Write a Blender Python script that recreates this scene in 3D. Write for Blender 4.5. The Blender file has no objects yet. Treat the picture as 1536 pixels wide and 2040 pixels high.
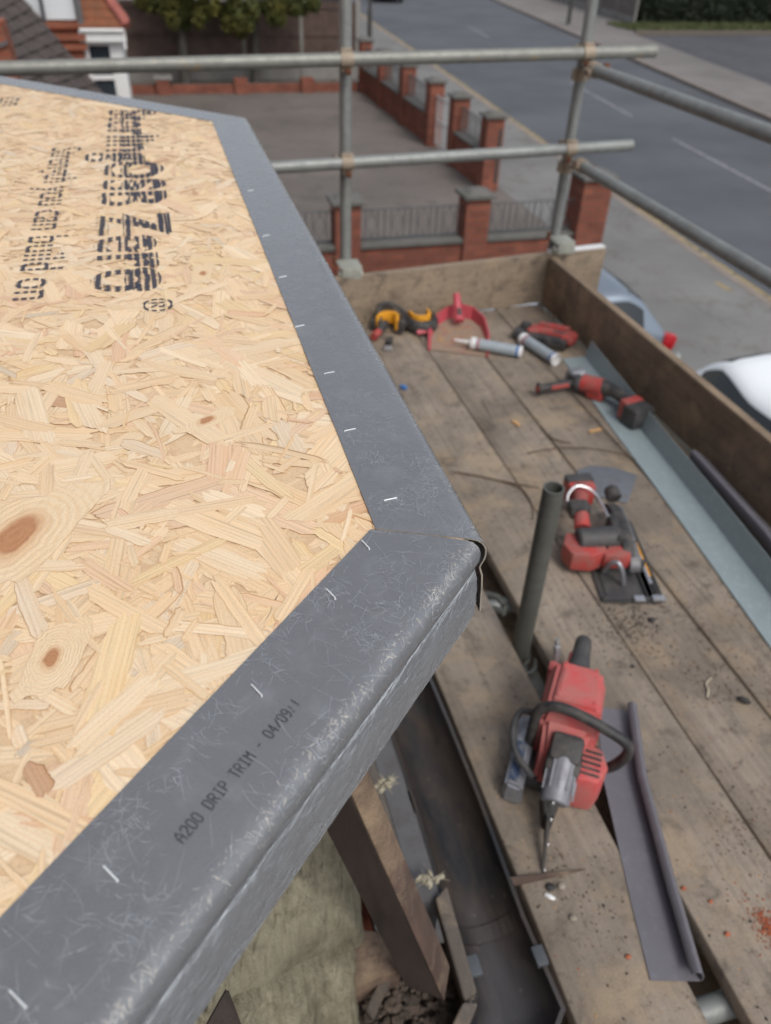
import bpy, bmesh, math, random
from mathutils import Vector, Matrix, noise
RAD = math.radians
random.seed(7)
S = bpy.context.scene
COL = S.collection
# ------------------------------------------------------------------ camera
RW = Matrix(((0.96569391, -0.13595754, 0.22124832), (-0.2578681, -0.602611, 0.75522449), (0.03064821, -0.78636857, -0.61699688)))
FPX, CX, CY = 1530.0, 768.0, 1020.0
cam = bpy.data.cameras.new('camera'); camo = bpy.data.objects.new('camera', cam); COL.objects.link(camo)
right = RW.col[0]; down = RW.col[1]; fwd = RW.col[2]
m = Matrix.Identity(4)
for i in range(3):
    m[i][0] = right[i]; m[i][1] = -down[i]; m[i][2] = -fwd[i]
camo.matrix_world = m
cam.sensor_fit = 'HORIZONTAL'; cam.sensor_width = 36; cam.lens = 36 * FPX / 1536
cam.clip_start = 0.02; cam.clip_end = 1000
cam.dof.use_dof = True; cam.dof.focus_distance = 0.62; cam.dof.aperture_fstop = 35.86 / 4.2
S.camera = camo
# ------------------------------------------------------------------ light
W = bpy.data.worlds.new('World'); S.world = W; W.use_nodes = True
wn = W.node_tree.nodes; wl = W.node_tree.links; wn.clear()
sky = wn.new('ShaderNodeTexSky'); sky.sky_type = 'NISHITA'; sky.sun_disc = False
sky.sun_elevation = RAD(52); sky.sun_rotation = RAD(165); sky.air_density = 1.0; sky.dust_density = 3.0
hs = wn.new('ShaderNodeHueSaturation'); hs.inputs['Saturation'].default_value = 0.42
bg = wn.new('ShaderNodeBackground'); bg.inputs['Strength'].default_value = 0.15
wo = wn.new('ShaderNodeOutputWorld')
wl.new(sky.outputs[0], hs.inputs['Color']); wl.new(hs.outputs[0], bg.inputs[0]); wl.new(bg.outputs[0], wo.inputs[0])
sl = bpy.data.lights.new('sun', 'SUN'); sl.energy = 1.0; sl.angle = RAD(14); sl.color = (1, .96, .9)
so = bpy.data.objects.new('sun', sl); COL.objects.link(so)
# sun from behind-right of the camera, high
az = RAD(165); el = RAD(52)
sd = Vector((math.sin(az) * math.cos(el), math.cos(az) * math.cos(el), math.sin(el)))
so.rotation_euler = sd.to_track_quat('Z', 'Y').to_euler()
S.view_settings.view_transform = 'Standard'; S.view_settings.look = 'None'
S.view_settings.exposure = 0.27; S.view_settings.gamma = 1
S.render.engine = 'CYCLES'

def ray(u, v):
    return RW @ Vector((u - CX, v - CY, FPX))
def at(u, v, z):            # point of the horizontal plane at height z seen at (u, v)
    d = ray(u, v); return d * (z / d.z)
def aty(u, v, y):
    d = ray(u, v); return d * (y / d.y)
ZR, ZP, ZG = -0.38, -1.5, -4.2   # roof, platform, ground
def P(u, v, h=0.0):
    return at(u, v, ZP + h)

# ------------------------------------------------------------------ mesh tools
class MB:
    def __init__(s, M=None):
        s.bm = bmesh.new(); s.M = M or Matrix.Identity(4)
    def _add(s, b, L=None):
        if L is not None: b.transform(L)
        b.transform(s.M)
        me = bpy.data.meshes.new('t'); b.to_mesh(me); b.free(); s.bm.from_mesh(me); bpy.data.meshes.remove(me); return s
    def box(s, c, size, rot=None, bev=0, seg=2, taper=None):
        b = bmesh.new(); bmesh.ops.create_cube(b, size=1)
        for v in b.verts:
            t = 1
            if taper and v.co.z > 0: t = taper
            v.co = Vector((v.co.x * size[0] * t, v.co.y * size[1] * t, v.co.z * size[2]))
        if bev: bmesh.ops.bevel(b, geom=b.edges[:], offset=bev, segments=seg, affect='EDGES', profile=.6)
        L = Matrix.Translation(Vector(c))
        if rot is not None: L = L @ rot.to_4x4()
        return s._add(b, L)
    def cyl(s, p0, p1, r0, r1=None, n=20, bev=0, hollow=0):
        p0 = Vector(p0); p1 = Vector(p1); d = p1 - p0; r1 = r0 if r1 is None else r1
        b = bmesh.new(); h = d.length
        if hollow:
            rings = [(r0, 0), (r1, h), (r1 - hollow, h), (r0 - hollow, 0)]
        elif bev: rings = [(0, 0), (r0 - bev, 0), (r0, bev), (r1, h - bev), (r1 - bev, h), (0, h)]
        else: rings = [(0, 0), (r0, 0), (r1, h), (0, h)]
        rv = []
        for (r, z) in rings:
            if r == 0: rv.append([b.verts.new((0, 0, z))])
            else: rv.append([b.verts.new((r * math.cos(2 * math.pi * k / n), r * math.sin(2 * math.pi * k / n), z)) for k in range(n)])
        if hollow: rv.append(rv[0])
        for a, c in zip(rv[:-1], rv[1:]):
            for k in range(n):
                q = [a[k % len(a)], a[(k + 1) % len(a)], c[(k + 1) % len(c)], c[k % len(c)]]
                u = []
                for x in q:
                    if x not in u: u.append(x)
                if len(u) > 2: b.faces.new(u)
        L = Matrix.Translation(p0) @ d.to_track_quat('Z', 'Y').to_matrix().to_4x4()
        return s._add(b, L)
    def tube(s, path, r, n=10, smooth=0, flat=1.0):
        pts = [Vector(p) for p in path]
        if smooth:
            q = []
            for i in range(len(pts) - 1):
                p0 = pts[max(i - 1, 0)]; p1 = pts[i]; p2 = pts[i + 1]; p3 = pts[min(i + 2, len(pts) - 1)]
                for k in range(smooth):
                    t = k / smooth
                    q.append(.5 * ((2 * p1) + (p2 - p0) * t + (2 * p0 - 5 * p1 + 4 * p2 - p3) * t * t + (3 * p1 - p0 - 3 * p2 + p3) * t ** 3))
            q.append(pts[-1]); pts = q
        rr = r if isinstance(r, (list, tuple)) else None
        b = bmesh.new(); rings = []; up = Vector((0, 0, 1)); N = len(pts)
        for i, p in enumerate(pts):
            d = (pts[min(i + 1, N - 1)] - pts[max(i - 1, 0)]).normalized()
            if abs(d.dot(up)) > .97: up = Vector((1, 0, 0)) if abs(d.x) < .9 else Vector((0, 1, 0))
            a = d.cross(up).normalized(); c = a.cross(d); up = c
            if rr: f = i / (N - 1) * (len(rr) - 1); k = min(int(f), len(rr) - 2); R = rr[k] + (rr[k + 1] - rr[k]) * (f - k)
            else: R = r
            rings.append([b.verts.new(p + a * (R * math.cos(2 * math.pi * j / n)) + c * (flat * R * math.sin(2 * math.pi * j / n))) for j in range(n)])
        for A, B in zip(rings[:-1], rings[1:]):
            for j in range(n): b.faces.new((A[j], A[(j + 1) % n], B[(j + 1) % n], B[j]))
        b.faces.new(rings[0][::-1]); b.faces.new(rings[-1])
        return s._add(b)
    def prism(s, pts, z0, z1, bev=0, L=None, seg=2):
        b = bmesh.new()
        lo = [b.verts.new((p[0], p[1], z0)) for p in pts]; hi = [b.verts.new((p[0], p[1], z1)) for p in pts]
        b.faces.new(lo[::-1]); b.faces.new(hi); n = len(pts)
        for i in range(n): b.faces.new((lo[i], lo[(i + 1) % n], hi[(i + 1) % n], hi[i]))
        bmesh.ops.recalc_face_normals(b, faces=b.faces[:])
        if bev: bmesh.ops.bevel(b, geom=b.edges[:], offset=bev, segments=seg, affect='EDGES', profile=.6)
        return s._add(b, L)
    def hexa(s, c, bev=0):      # 8 corners: 4 bottom, 4 top in the same order
        b = bmesh.new(); v = [b.verts.new(Vector(p)) for p in c]
        for f in ((3, 2, 1, 0), (4, 5, 6, 7), (0, 1, 5, 4), (1, 2, 6, 5), (2, 3, 7, 6), (3, 0, 4, 7)): b.faces.new([v[i] for i in f])
        bmesh.ops.recalc_face_normals(b, faces=b.faces[:])
        if bev: bmesh.ops.bevel(b, geom=b.edges[:], offset=bev, segments=2, affect='EDGES')
        return s._add(b)
    def ball(s, c, r, rot=None, sub=2, jit=0):
        b = bmesh.new(); bmesh.ops.create_icosphere(b, subdivisions=sub, radius=1)
        r = r if isinstance(r, (tuple, list)) else (r, r, r)
        for v in b.verts:
            k = 1 + (random.uniform(-jit, jit) if jit else 0)
            v.co = Vector((v.co.x * r[0] * k, v.co.y * r[1] * k, v.co.z * r[2] * k))
        L = Matrix.Translation(Vector(c))
        if rot is not None: L = L @ rot.to_4x4()
        return s._add(b, L)
    def quad(s, *p):
        v = [s.bm.verts.new(s.M @ Vector(q)) for q in p]; s.bm.faces.new(v); return s
    def sweep(s, prof, A, B, cap=True, closed=True):   # profile lists of 3D points at both ends
        b = bmesh.new(); a = [b.verts.new(Vector(p)) for p in A]; c = [b.verts.new(Vector(p)) for p in B]; n = len(a)
        for i in range(n if closed else n - 1): b.faces.new((a[i], a[(i + 1) % n], c[(i + 1) % n], c[i]))
        if cap and closed: b.faces.new(a[::-1]); b.faces.new(c)
        bmesh.ops.recalc_face_normals(b, faces=b.faces[:])
        return s._add(b)

def RY(a): return Matrix.Rotation(RAD(a), 3, 'Y')
def RX(a): return Matrix.Rotation(RAD(a), 3, 'X')
def RZ(a): return Matrix.Rotation(RAD(a), 3, 'Z')
def finish(bm, angle=35):
    lim = RAD(angle)
    for f in bm.faces: f.smooth = True
    for e in bm.edges:
        if len(e.link_faces) == 2:
            if e.calc_face_angle(0) > lim: e.smooth = False
        else: e.smooth = False
def link(name, me, mats, parent=None):
    o = bpy.data.objects.new(name, me); COL.objects.link(o)
    for mm in (mats if isinstance(mats, (list, tuple)) else [mats]): me.materials.append(mm)
    if parent is not None:
        o.parent = parent
        me.transform(parent['_inv'])if False else me.transform(parent.matrix_basis.inverted())
    return o
def part(name, mb, mat, parent=None, angle=35, base=None):
    bm = mb.bm; bm.normal_update(); finish(bm, angle)
    me = bpy.data.meshes.new(name); bm.to_mesh(me); bm.free()
    o = link(name, me, mat, None)
    if parent is not None:
        # parents may themselves be parts with an identity basis: subtract the whole chain
        M = Matrix.Identity(4); q = parent
        while q is not None: M = q.matrix_basis @ M; q = q.parent
        me.transform(M.inverted()); o.parent = parent
    elif base is not None:
        me.transform(Matrix.Translation(-Vector(base))); o.location = base
    return o
def tag(o, label, cat, group=None):
    o['label'] = label; o['category'] = cat
    if group: o['group'] = group
    return o
def thing(name, label, cat, loc=(0, 0, 0), group=None):
    o = bpy.data.objects.new(name, None); COL.objects.link(o); o.location = loc; o.empty_display_size = .1
    return tag(o, label, cat, group)
def struct(name, mb, mat, angle=35):
    o = part(name, mb, mat, None, angle); o['kind'] = 'structure'; return o

# ------------------------------------------------------------------ materials
class NT:
    def __init__(s, name):
        s.m = bpy.data.materials.new(name); s.m.use_nodes = True; s.t = s.m.node_tree; s.n = s.t.nodes; s.l = s.t.links
        s.b = s.n['Principled BSDF']; s.tc = s.n.new('ShaderNodeTexCoord'); s.v = s.tc.outputs['Object']
    def put(s, sock, val):
        if hasattr(val, 'is_output') or isinstance(val, bpy.types.NodeSocket): s.l.new(val, sock)
        else: sock.default_value = val
    def map(s, scale=(1, 1, 1), vec=None, loc=(0, 0, 0), rot=(0, 0, 0), rnd=False):
        mp = s.n.new('ShaderNodeMapping'); s.l.new(vec or s.v, mp.inputs[0]); mp.inputs['Scale'].default_value = scale
        mp.inputs['Rotation'].default_value = rot
        if rnd:
            oi = s.n.new('ShaderNodeObjectInfo'); mu = s.math('MULTIPLY', oi.outputs['Random'], 37.0); s.l.new(mu, mp.inputs['Location'])
        else: mp.inputs['Location'].default_value = loc
        return mp.outputs[0]
    def noise(s, sc, vec=None, det=4, rough=.55, dist=0, out=0):
        n = s.n.new('ShaderNodeTexNoise'); s.l.new(vec or s.v, n.inputs['Vector']); n.inputs['Scale'].default_value = sc
        n.inputs['Detail'].default_value = det; n.inputs['Roughness'].default_value = rough; n.inputs['Distortion'].default_value = dist
        return n.outputs[out]
    def vor(s, sc, vec=None, feat='F1', out='Distance', rnd=1):
        n = s.n.new('ShaderNodeTexVoronoi'); n.feature = feat; s.l.new(vec or s.v, n.inputs['Vector']); n.inputs['Scale'].default_value = sc
        n.inputs['Randomness'].default_value = rnd
        return n.outputs[out]
    def wave(s, sc, vec=None, dist=0, det=2, dsc=1, direction='X', prof='SIN'):
        n = s.n.new('ShaderNodeTexWave'); n.bands_direction = direction; n.wave_profile = prof; s.l.new(vec or s.v, n.inputs['Vector'])
        n.inputs['Scale'].default_value = sc; n.inputs['Distortion'].default_value = dist; n.inputs['Detail'].default_value = det; n.inputs['Detail Scale'].default_value = dsc
        return n.outputs['Fac']
    def math(s, op, a, b=0.0, c=None):
        n = s.n.new('ShaderNodeMath'); n.operation = op; s.put(n.inputs[0], a); s.put(n.inputs[1], b)
        if c is not None: s.put(n.inputs[2], c)
        return n.outputs[0]
    def ramp(s, f, stops, interp='LINEAR'):
        n = s.n.new('ShaderNodeValToRGB'); s.l.new(f, n.inputs[0]); e = n.color_ramp.elements; n.color_ramp.interpolation = interp
        while len(e) < len(stops): e.new(.5)
        for k, (p, c) in enumerate(stops):
            e[k].position = p
            if not isinstance(c, (tuple, list)): c = (c, c, c)
            e[k].color = (*c[:3], 1)
        return n.outputs[0]
    def mix(s, f, a, b, mode='MIX'):
        n = s.n.new('ShaderNodeMix'); n.data_type = 'RGBA'; n.blend_type = mode; s.put(n.inputs[0], f)
        for k, x in ((6, a), (7, b)):
            if isinstance(x, (tuple, list)): x = (*x[:3], 1)
            s.put(n.inputs[k], x)
        return n.outputs[2]
    def bump(s, h, strength=.3, dist=.002):
        n = s.n.new('ShaderNodeBump'); s.l.new(h, n.inputs['Height']); n.inputs['Strength'].default_value = strength; n.inputs['Distance'].default_value = dist
        s.l.new(n.outputs[0], s.b.inputs['Normal']); return n
    def out(s, col=None, rough=None, metal=None, spec=None):
        if col is not None: s.put(s.b.inputs['Base Color'], (*col[:3], 1) if isinstance(col, (tuple, list)) else col)
        if rough is not None: s.put(s.b.inputs['Roughness'], rough)
        if metal is not None: s.put(s.b.inputs['Metallic'], metal)
        if spec is not None: s.b.inputs['Specular IOR Level'].default_value = spec
        return s.m
def C(c, k): return tuple(min(1, x * k) for x in c)
def grimy(name, col, dirt=None, rough=.6, sc=12, amt=.6, metal=0, fine=300, bump=.15, bd=.001, spec=.5, lo=.45, hi=.75):
    t = NT(name); dirt = dirt or C(col, .55); v = t.map(rnd=True)
    a = t.ramp(t.noise(sc, v, 5, .65), [(lo, 0), (hi, 1)])
    c = t.mix(t.math('MULTIPLY', a, amt), col, dirt)
    f = t.noise(fine, v, 2, .7)
    c = t.mix(.35, c, t.ramp(f, [(.3, .55), (.5, 1), (.7, 1)]), 'MULTIPLY')
    if bump: t.bump(t.noise(fine * .7, v, 3), bump, bd)
    return t.out(c, t.math('ADD', t.math('MULTIPLY', a, .2), rough - .05), metal, spec)
# steel scaffold tube: dull galvanised with streaks and rust
def steel_mat(name, col, rust, ramt=.25, rough=.5):
    t = NT(name); v = t.map(rnd=True)
    s1 = t.noise(30, v, 5, .7); s2 = t.noise(6, v, 4, .6); r = t.ramp(t.noise(9, v, 6, .7), [(.6, 0), (.72, 1)])
    c = t.mix(s2, C(col, .72), C(col, 1.2)); c = t.mix(t.ramp(s1, [(.45, 0), (.75, .5)]), c, C(col, .5))
    c = t.mix(t.math('MULTIPLY', r, ramt), c, rust)
    t.bump(s1, .12, .001)
    return t.out(c, t.math('ADD', t.math('MULTIPLY', s1, .25), rough - .1), .35, .5)
M = {}
M['tube'] = steel_mat('galvanised tube', (.27, .285, .275), (.24, .17, .09), .35)
M['tube_dark'] = steel_mat('dull dark tube', (.13, .135, .12), (.12, .08, .05), .4)
M['tube_rusty'] = steel_mat('tube with yellow stains', (.26, .265, .24), (.42, .28, .11), .8)
M['coupler'] = steel_mat('pressed coupler', (.36, .30, .23), (.25, .09, .04), .8, .65)
M['coupler_pale'] = steel_mat('zinc coupler', (.38, .39, .34), (.2, .15, .08), .4, .6)
M['bolt'] = steel_mat('rusty bolt', (.17, .07, .04), (.22, .10, .05), .8, .8)
M['red'] = grimy('red tool plastic', (.44, .05, .045), (.26, .12, .10), .5, 22, .75, fine=220, lo=.38, hi=.62)
M['redclean'] = grimy('dusty red plastic', (.56, .085, .085), (.42, .16, .14), .5, 16, .8, fine=190, bump=.05, lo=.35, hi=.62)
M['black'] = grimy('black rubber', (.022, .022, .024), (.10, .09, .08), .6, 30, .8, fine=350, lo=.4, hi=.65)
M['dgrey'] = grimy('dark grey plastic', (.05, .05, .052), (.12, .11, .10), .6, 25, .6, fine=350)
M['silver'] = grimy('dusty alloy', (.33, .34, .37), (.16, .15, .14), .42, 40, .6, metal=.6, fine=400)
M['saddle'] = grimy('dusty grey shroud', (.23, .235, .26), (.14, .13, .13), .5, 40, .6, metal=.15, fine=400)
M['guard'] = grimy('worn grey guard', (.13, .13, .135), (.22, .21, .20), .5, 30, .7, metal=.3, fine=350)
M['chrome'] = grimy('bright steel', (.6, .6, .62), (.3, .3, .3), .3, 60, .4, metal=.8, fine=400)
M['plate'] = grimy('scratched zinc plate', (.20, .215, .24), (.14, .12, .11), .5, 35, .6, metal=.4, fine=250)
M['yellow'] = grimy('yellow foam', (.75, .34, .02), (.5, .22, .02), .6, 40, .5)
M['white'] = grimy('white plastic', (.72, .72, .72), (.5, .48, .44), .4, 30, .3)
M['pinkred'] = grimy('faded red plastic', (.50, .07, .095), (.36, .12, .12), .5, 18, .6)
M['dustytray'] = grimy('dusty tray', (.30, .22, .16), (.34, .12, .11), .8, 16, .8, fine=120, lo=.5, hi=.7)
M['blue'] = grimy('blue band', (.05, .16, .42), None, .4)
M['label'] = grimy('dark blue label', (.03, .05, .10), (.2, .2, .2), .4, 60, .6, lo=.5, hi=.6)
M['labelgrey'] = grimy('printed silver label', (.33, .38, .41), (.2, .23, .27), .35, 60, .5)
M['stone'] = grimy('mortar crumbs', (.30, .26, .21), (.15, .13, .11), .9, 60)
M['charcoal'] = grimy('black grit', (.025, .024, .024), (.06, .05, .05), .7, 60)
M['chipwood'] = grimy('fresh wood chip', (.55, .33, .15), (.35, .2, .1), .8, 80)
M['corewood'] = grimy('pressed wood core', (.72, .53, .33), (.58, .38, .22), .8, 90, .8, fine=400)
M['splinter'] = grimy('brown splinter', (.16, .10, .07), (.09, .055, .04), .8, 60)
M['rubble'] = grimy('dark rubble', (.12, .09, .07), (.045, .037, .03), .95, 40, .9, fine=200, bump=.6, bd=.003, lo=.35, hi=.6)
M['brickdust'] = grimy('orange brick crumbs', (.40, .125, .06), (.26, .09, .05), .9, 80)
M['twig'] = grimy('dry twig', (.10, .06, .035), (.05, .03, .02), .9, 80)
M['wool'] = grimy('wool tuft', (.36, .33, .25), (.18, .15, .1), .95, 90)
M['rope'] = grimy('pale cord', (.5, .44, .33), None, .9)

def trim_mat(name, col, rough=.42, spec=.5):
    t = NT(name)
    n1 = t.noise(9, None, 4, .6); n2 = t.noise(700, None, 2, .6); n3 = t.noise(45, None, 5, .7, .4)
    c = t.mix(n1, C(col, .88), C(col, 1.1)); c = t.mix(t.ramp(n3, [(.52, 0), (.75, .5)]), c, C(col, 1.5))
    c = t.mix(.25, c, t.ramp(n2, [(.3, .7), (.6, 1)]), 'MULTIPLY')
    t.bump(t.noise(500, None, 3, .6), .05, .0004)
    return t.out(c, t.math('ADD', t.math('MULTIPLY', n3, .22), rough - .08), 0, spec)
M['grp'] = trim_mat('grey glassfibre', (.165, .174, .188), .25, .9)
M['fibre'] = grimy('raised glass fibre', (.50, .54, .58), (.27, .30, .33), .6, 40, .6, fine=200, bump=0)
M['fibre2'] = grimy('frayed glass fibre', (.80, .76, .68), (.5, .48, .44), .7, 40, .5, fine=200, bump=0)
M['grp_edge'] = grimy('cut glassfibre edge', (.30, .27, .22), (.12, .11, .10), .8, 80)
M['ltrim'] = trim_mat('grey green glassfibre', (.27, .33, .345), .35)
M['ptrim'] = trim_mat('purple grey glassfibre', (.15, .145, .165), .38)
M['staple'] = grimy('bright staple', (.82, .87, .90), (.7, .75, .8), .35, metal=.15, fine=50, bump=0)

def osb_mat(name, knot=False):
    t = NT(name); at_ = t.n.new('ShaderNodeAttribute'); at_.attribute_name = 'Col'; base = at_.outputs['Color']
    uv = t.n.new('ShaderNodeUVMap').outputs[0]
    if knot:
        sx = t.n.new('ShaderNodeSeparateXYZ'); t.l.new(uv, sx.inputs[0]); u, v = sx.outputs[0], sx.outputs[1]
        nz = t.noise(22, uv, 3, .5); w = t.math('MULTIPLY', t.math('SUBTRACT', nz, .5), .022)
        uu = t.math('MULTIPLY', u, .62); r = t.math('SQRT', t.math('ADD', t.math('MULTIPLY', uu, uu), t.math('MULTIPLY', v, v)))
        r = t.math('ADD', r, w)
        ring = t.math('SINE', t.math('MULTIPLY', r, 1150)); fac = t.ramp(t.math('MULTIPLY_ADD', ring, .5, .5), [(0, (.965, .91, .84)), (.6, (1, 1, 1))]); fac = t.mix(t.ramp(t.noise(30, uv, 3, .6), [(.35, .15), (.6, 1)]), (1, 1, 1), fac); fac = t.mix(.5, fac, t.ramp(t.noise(1, t.map((60, 500, 1), uv), 3, .6), [(.3, .78), (.5, 1)]), 'MULTIPLY')
        c = t.mix(1, base, fac, 'MULTIPLY')
        nr = t.n.new('ShaderNodeMapRange'); t.l.new(r, nr.inputs[0]); nr.inputs[1].default_value = .011; nr.inputs[2].default_value = .0145
        kc = t.mix(t.noise(160, uv, 4, .6), (.26, .12, .07), (.58, .34, .20))
        c = t.mix(nr.outputs[0], kc, c)
        n2 = t.n.new('ShaderNodeMapRange'); t.l.new(r, n2.inputs[0]); n2.inputs[1].default_value = .014; n2.inputs[2].default_value = .024; n2.inputs[3].default_value = .45; n2.inputs[4].default_value = 0
        c = t.mix(n2.outputs[0], c, (.55, .27, .12))
        h = ring
    else:
        v1 = t.map((10, 420, 1), uv); v2 = t.map((5, 60, 1), uv)
        g1 = t.noise(1, v1, 3, .6); wv = t.wave(1.0, t.map((3, 95, 1), uv), 5.5, 3, .6, 'Y')
        g2 = t.noise(1, v2, 3, .55)
        c = t.mix(1, base, t.ramp(g1, [(.28, .74), (.47, .98), (.75, 1.05)]), 'MULTIPLY')
        c = t.mix(t.math('MULTIPLY', t.ramp(wv, [(.5, 0), (1, 1)]), .30), c, t.mix(1, c, (.88, .72, .54), 'MULTIPLY'))
        c = t.mix(t.math('MULTIPLY', t.ramp(g2, [(.5, 0), (.8, 1)]), .5), c, t.mix(1, c, (.92, .74, .5), 'MULTIPLY'))
        h = g1
    sp = t.noise(900, t.v, 2, .7)
    c = t.mix(.4, c, t.ramp(sp, [(.30, .45), (.44, 1)]), 'MULTIPLY'); c = t.mix(.3, c, t.ramp(t.noise(11, t.v, 5, .65), [(.35, (.98, .86, .68)), (.62, (1, 1, 1))]), 'MULTIPLY')
    t.bump(h, .25, .0004)
    return t.out(c, .62, 0, .3)
M['osb'] = osb_mat('pressed wood strands'); M['osbk'] = osb_mat('knotty strand', True)
def ink_mat(name, col, px, py, dens=.5, lane=None):
    # ink printed in broken dot rows: transparent between the dots
    t = NT(name); a = t.wave(1, t.map((px, 1, 1)), 1.0, 1, 30, 'X'); b = t.wave(1, t.map((1, py, 1)), 1.5, 1, 20, 'Y'); n = t.noise(160, None, 3, .7)
    f = t.math('ADD', t.math('MULTIPLY', a, .18), t.math('ADD', t.math('MULTIPLY', b, .50), t.math('MULTIPLY', n, .8)))
    al = t.ramp(f, [(dens, 0), (dens + .14, .82)])
    t.l.new(al, t.b.inputs['Alpha']); return t.out(col, .7)
M['ink'] = ink_mat('blue black ink', (.045, .05, .075), 70, 26, .62)
M['ink2'] = ink_mat('dense blue black ink', (.045, .05, .075), 70, 34, .56)
M['inkt'] = grimy('faded black print', (.03, .03, .042), (.10, .11, .13), .6, 200, .6, bump=0)

def board_mat(name, col, axis=1, dark=.8, spots=True):
    t = NT(name); v = t.map(rnd=True)
    sc = [60, 60, 60]; sc[axis] = 2.2
    g = t.noise(1, t.map(tuple(sc), v), 5, .65, .3); sc2 = [16, 16, 16]; sc2[axis] = .8
    g2 = t.wave(1, t.map(tuple(sc2), v), 6, 4, .7, 'X' if axis != 0 else 'Y')
    n1 = t.noise(3.2, v, 6, .65); n2 = t.noise(14, v, 6, .7, .3); n3 = t.noise(420, v, 2, .7)
    c = t.mix(t.ramp(n1, [(.3, 0), (.7, 1)]), C(col, .62), C(col, 1.22))
    c = t.mix(.75, c, t.ramp(g, [(.25, .5), (.5, 1), (.8, 1.15)]), 'MULTIPLY')
    c = t.mix(.10, c, t.ramp(g2, [(.1, .6), (.5, 1)]), 'MULTIPLY')
    if spots:
        c = t.mix(t.ramp(n2, [(.53, 0), (.70, dark)]), c, (.075, .06, .05)); n6 = t.noise(38, v, 5, .75); c = t.mix(t.ramp(n6, [(.58, 0), (.66, .7)]), c, (.085, .068, .055)); n7 = t.noise(1.6, t.map(loc=(9, 2, 1), vec=v), 5, .6); c = t.mix(t.ramp(n7, [(.48, 0), (.66, .55)]), c, C(col, .52))
        n4 = t.noise(5, t.map(loc=(3, 5, 9), vec=v), 6, .72); c = t.mix(t.ramp(n4, [(.50, 0), (.68, .6)]), c, (.40, .30, .19))
        n5 = t.noise(90, v, 4, .75); c = t.mix(t.ramp(n5, [(.64, 0), (.70, .6)]), c, (.40, .34, .26))
    c = t.mix(.6, c, t.ramp(n3, [(.3, .5), (.5, 1), (.72, 1.15)]), 'MULTIPLY')
    t.bump(t.math('ADD', g, t.math('MULTIPLY', n3, .5)), .4, .0016)
    return t.out(c, .68, 0, .4)
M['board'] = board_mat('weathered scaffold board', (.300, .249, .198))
M['toe'] = board_mat('toe board timber', (.30, .235, .17), 0, .8)
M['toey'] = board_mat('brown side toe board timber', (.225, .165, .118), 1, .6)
M['toeedge'] = board_mat('board edge grain', (.34, .25, .165), 1, .2)
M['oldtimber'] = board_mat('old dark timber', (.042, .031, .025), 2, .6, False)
M['redtimber'] = board_mat('old reddish timber', (.120, .078, .062), 2, .5, True)
M['lead'] = grimy('dull grey lead', (.115, .115, .12), (.07, .058, .05), .55, 14, .7)
M['lath'] = board_mat('grey lath', (.16, .135, .115), 1, .6)
def gutter_mat():
    t = NT('old gutter iron'); v = t.map((1, .35, 1))
    n = t.noise(9, v, 6, .7); n2 = t.noise(60, None, 5, .7); n3 = t.noise(4, v, 4, .6)
    c = t.mix(t.ramp(n, [(.38, 0), (.62, 1)]), (.013, .014, .017), (.060, .044, .033))
    c = t.mix(t.ramp(n3, [(.5, 0), (.7, .6)]), c, (.05, .062, .085))
    c = t.mix(t.ramp(n2, [(.62, 0), (.75, .6)]), c, (.20, .175, .145))
    t.bump(n2, .3, .001); return t.out(c, .55, 0, .5)
M['gutter'] = gutter_mat()
def batt_mat():
    t = NT('mineral wool'); w = t.noise(1, t.map((120, 14, 14), rot=(0, 0, .25)), 4, .6, .6); n = t.noise(12, None, 6, .7); n2 = t.noise(300, None, 3, .7)
    c = t.mix(n, (.20, .178, .122), (.40, .37, .275)); c = t.mix(.5, c, t.ramp(w, [(.3, .6), (.6, 1.08)]), 'MULTIPLY')
    c = t.mix(.5, c, t.ramp(n2, [(.3, .6), (.55, 1.1)]), 'MULTIPLY'); c = t.mix(t.ramp(t.noise(7, t.map(loc=(2, 2, 5)), 6, .75), [(.5, 0), (.68, .7)]), c, (.10, .085, .055)); t.bump(t.math('ADD', w, t.math('MULTIPLY', n2, .8)), 1.0, .007)
    return t.out(c, .95, 0, .1)
M['batt'] = batt_mat()
def brick_mat(name, c1, c2, mortar, sc=1.0, bw=.225, bh=.075):
    t = NT(name); sx = t.n.new('ShaderNodeSeparateXYZ'); t.l.new(t.v, sx.inputs[0]); cb = t.n.new('ShaderNodeCombineXYZ')
    t.l.new(t.math('ADD', sx.outputs[0], sx.outputs[1]), cb.inputs[0]); t.l.new(sx.outputs[2], cb.inputs[1])
    b = t.n.new('ShaderNodeTexBrick'); t.l.new(cb.outputs[0], b.inputs['Vector']); b.inputs['Scale'].default_value = 1
    b.inputs['Brick Width'].default_value = bw; b.inputs['Row Height'].default_value = bh; b.inputs['Mortar Size'].default_value = .006
    b.inputs['Color1'].default_value = (*c1, 1); b.inputs['Color2'].default_value = (*c2, 1); b.inputs['Mortar'].default_value = (*mortar, 1)
    n = t.noise(3, None, 5, .65); c = t.mix(.6, b.outputs['Color'], t.ramp(n, [(.3, .6), (.6, 1.1)]), 'MULTIPLY')
    t.bump(b.outputs['Fac'], .3, -.004); return t.out(c, .85, 0, .2)
M['brick'] = brick_mat('orange red brick', (.25, .085, .055), (.17, .060, .042), (.13, .085, .065))
M['brickold'] = brick_mat('house brick', (.30, .10, .06), (.22, .07, .042), (.2, .12, .08))
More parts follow.
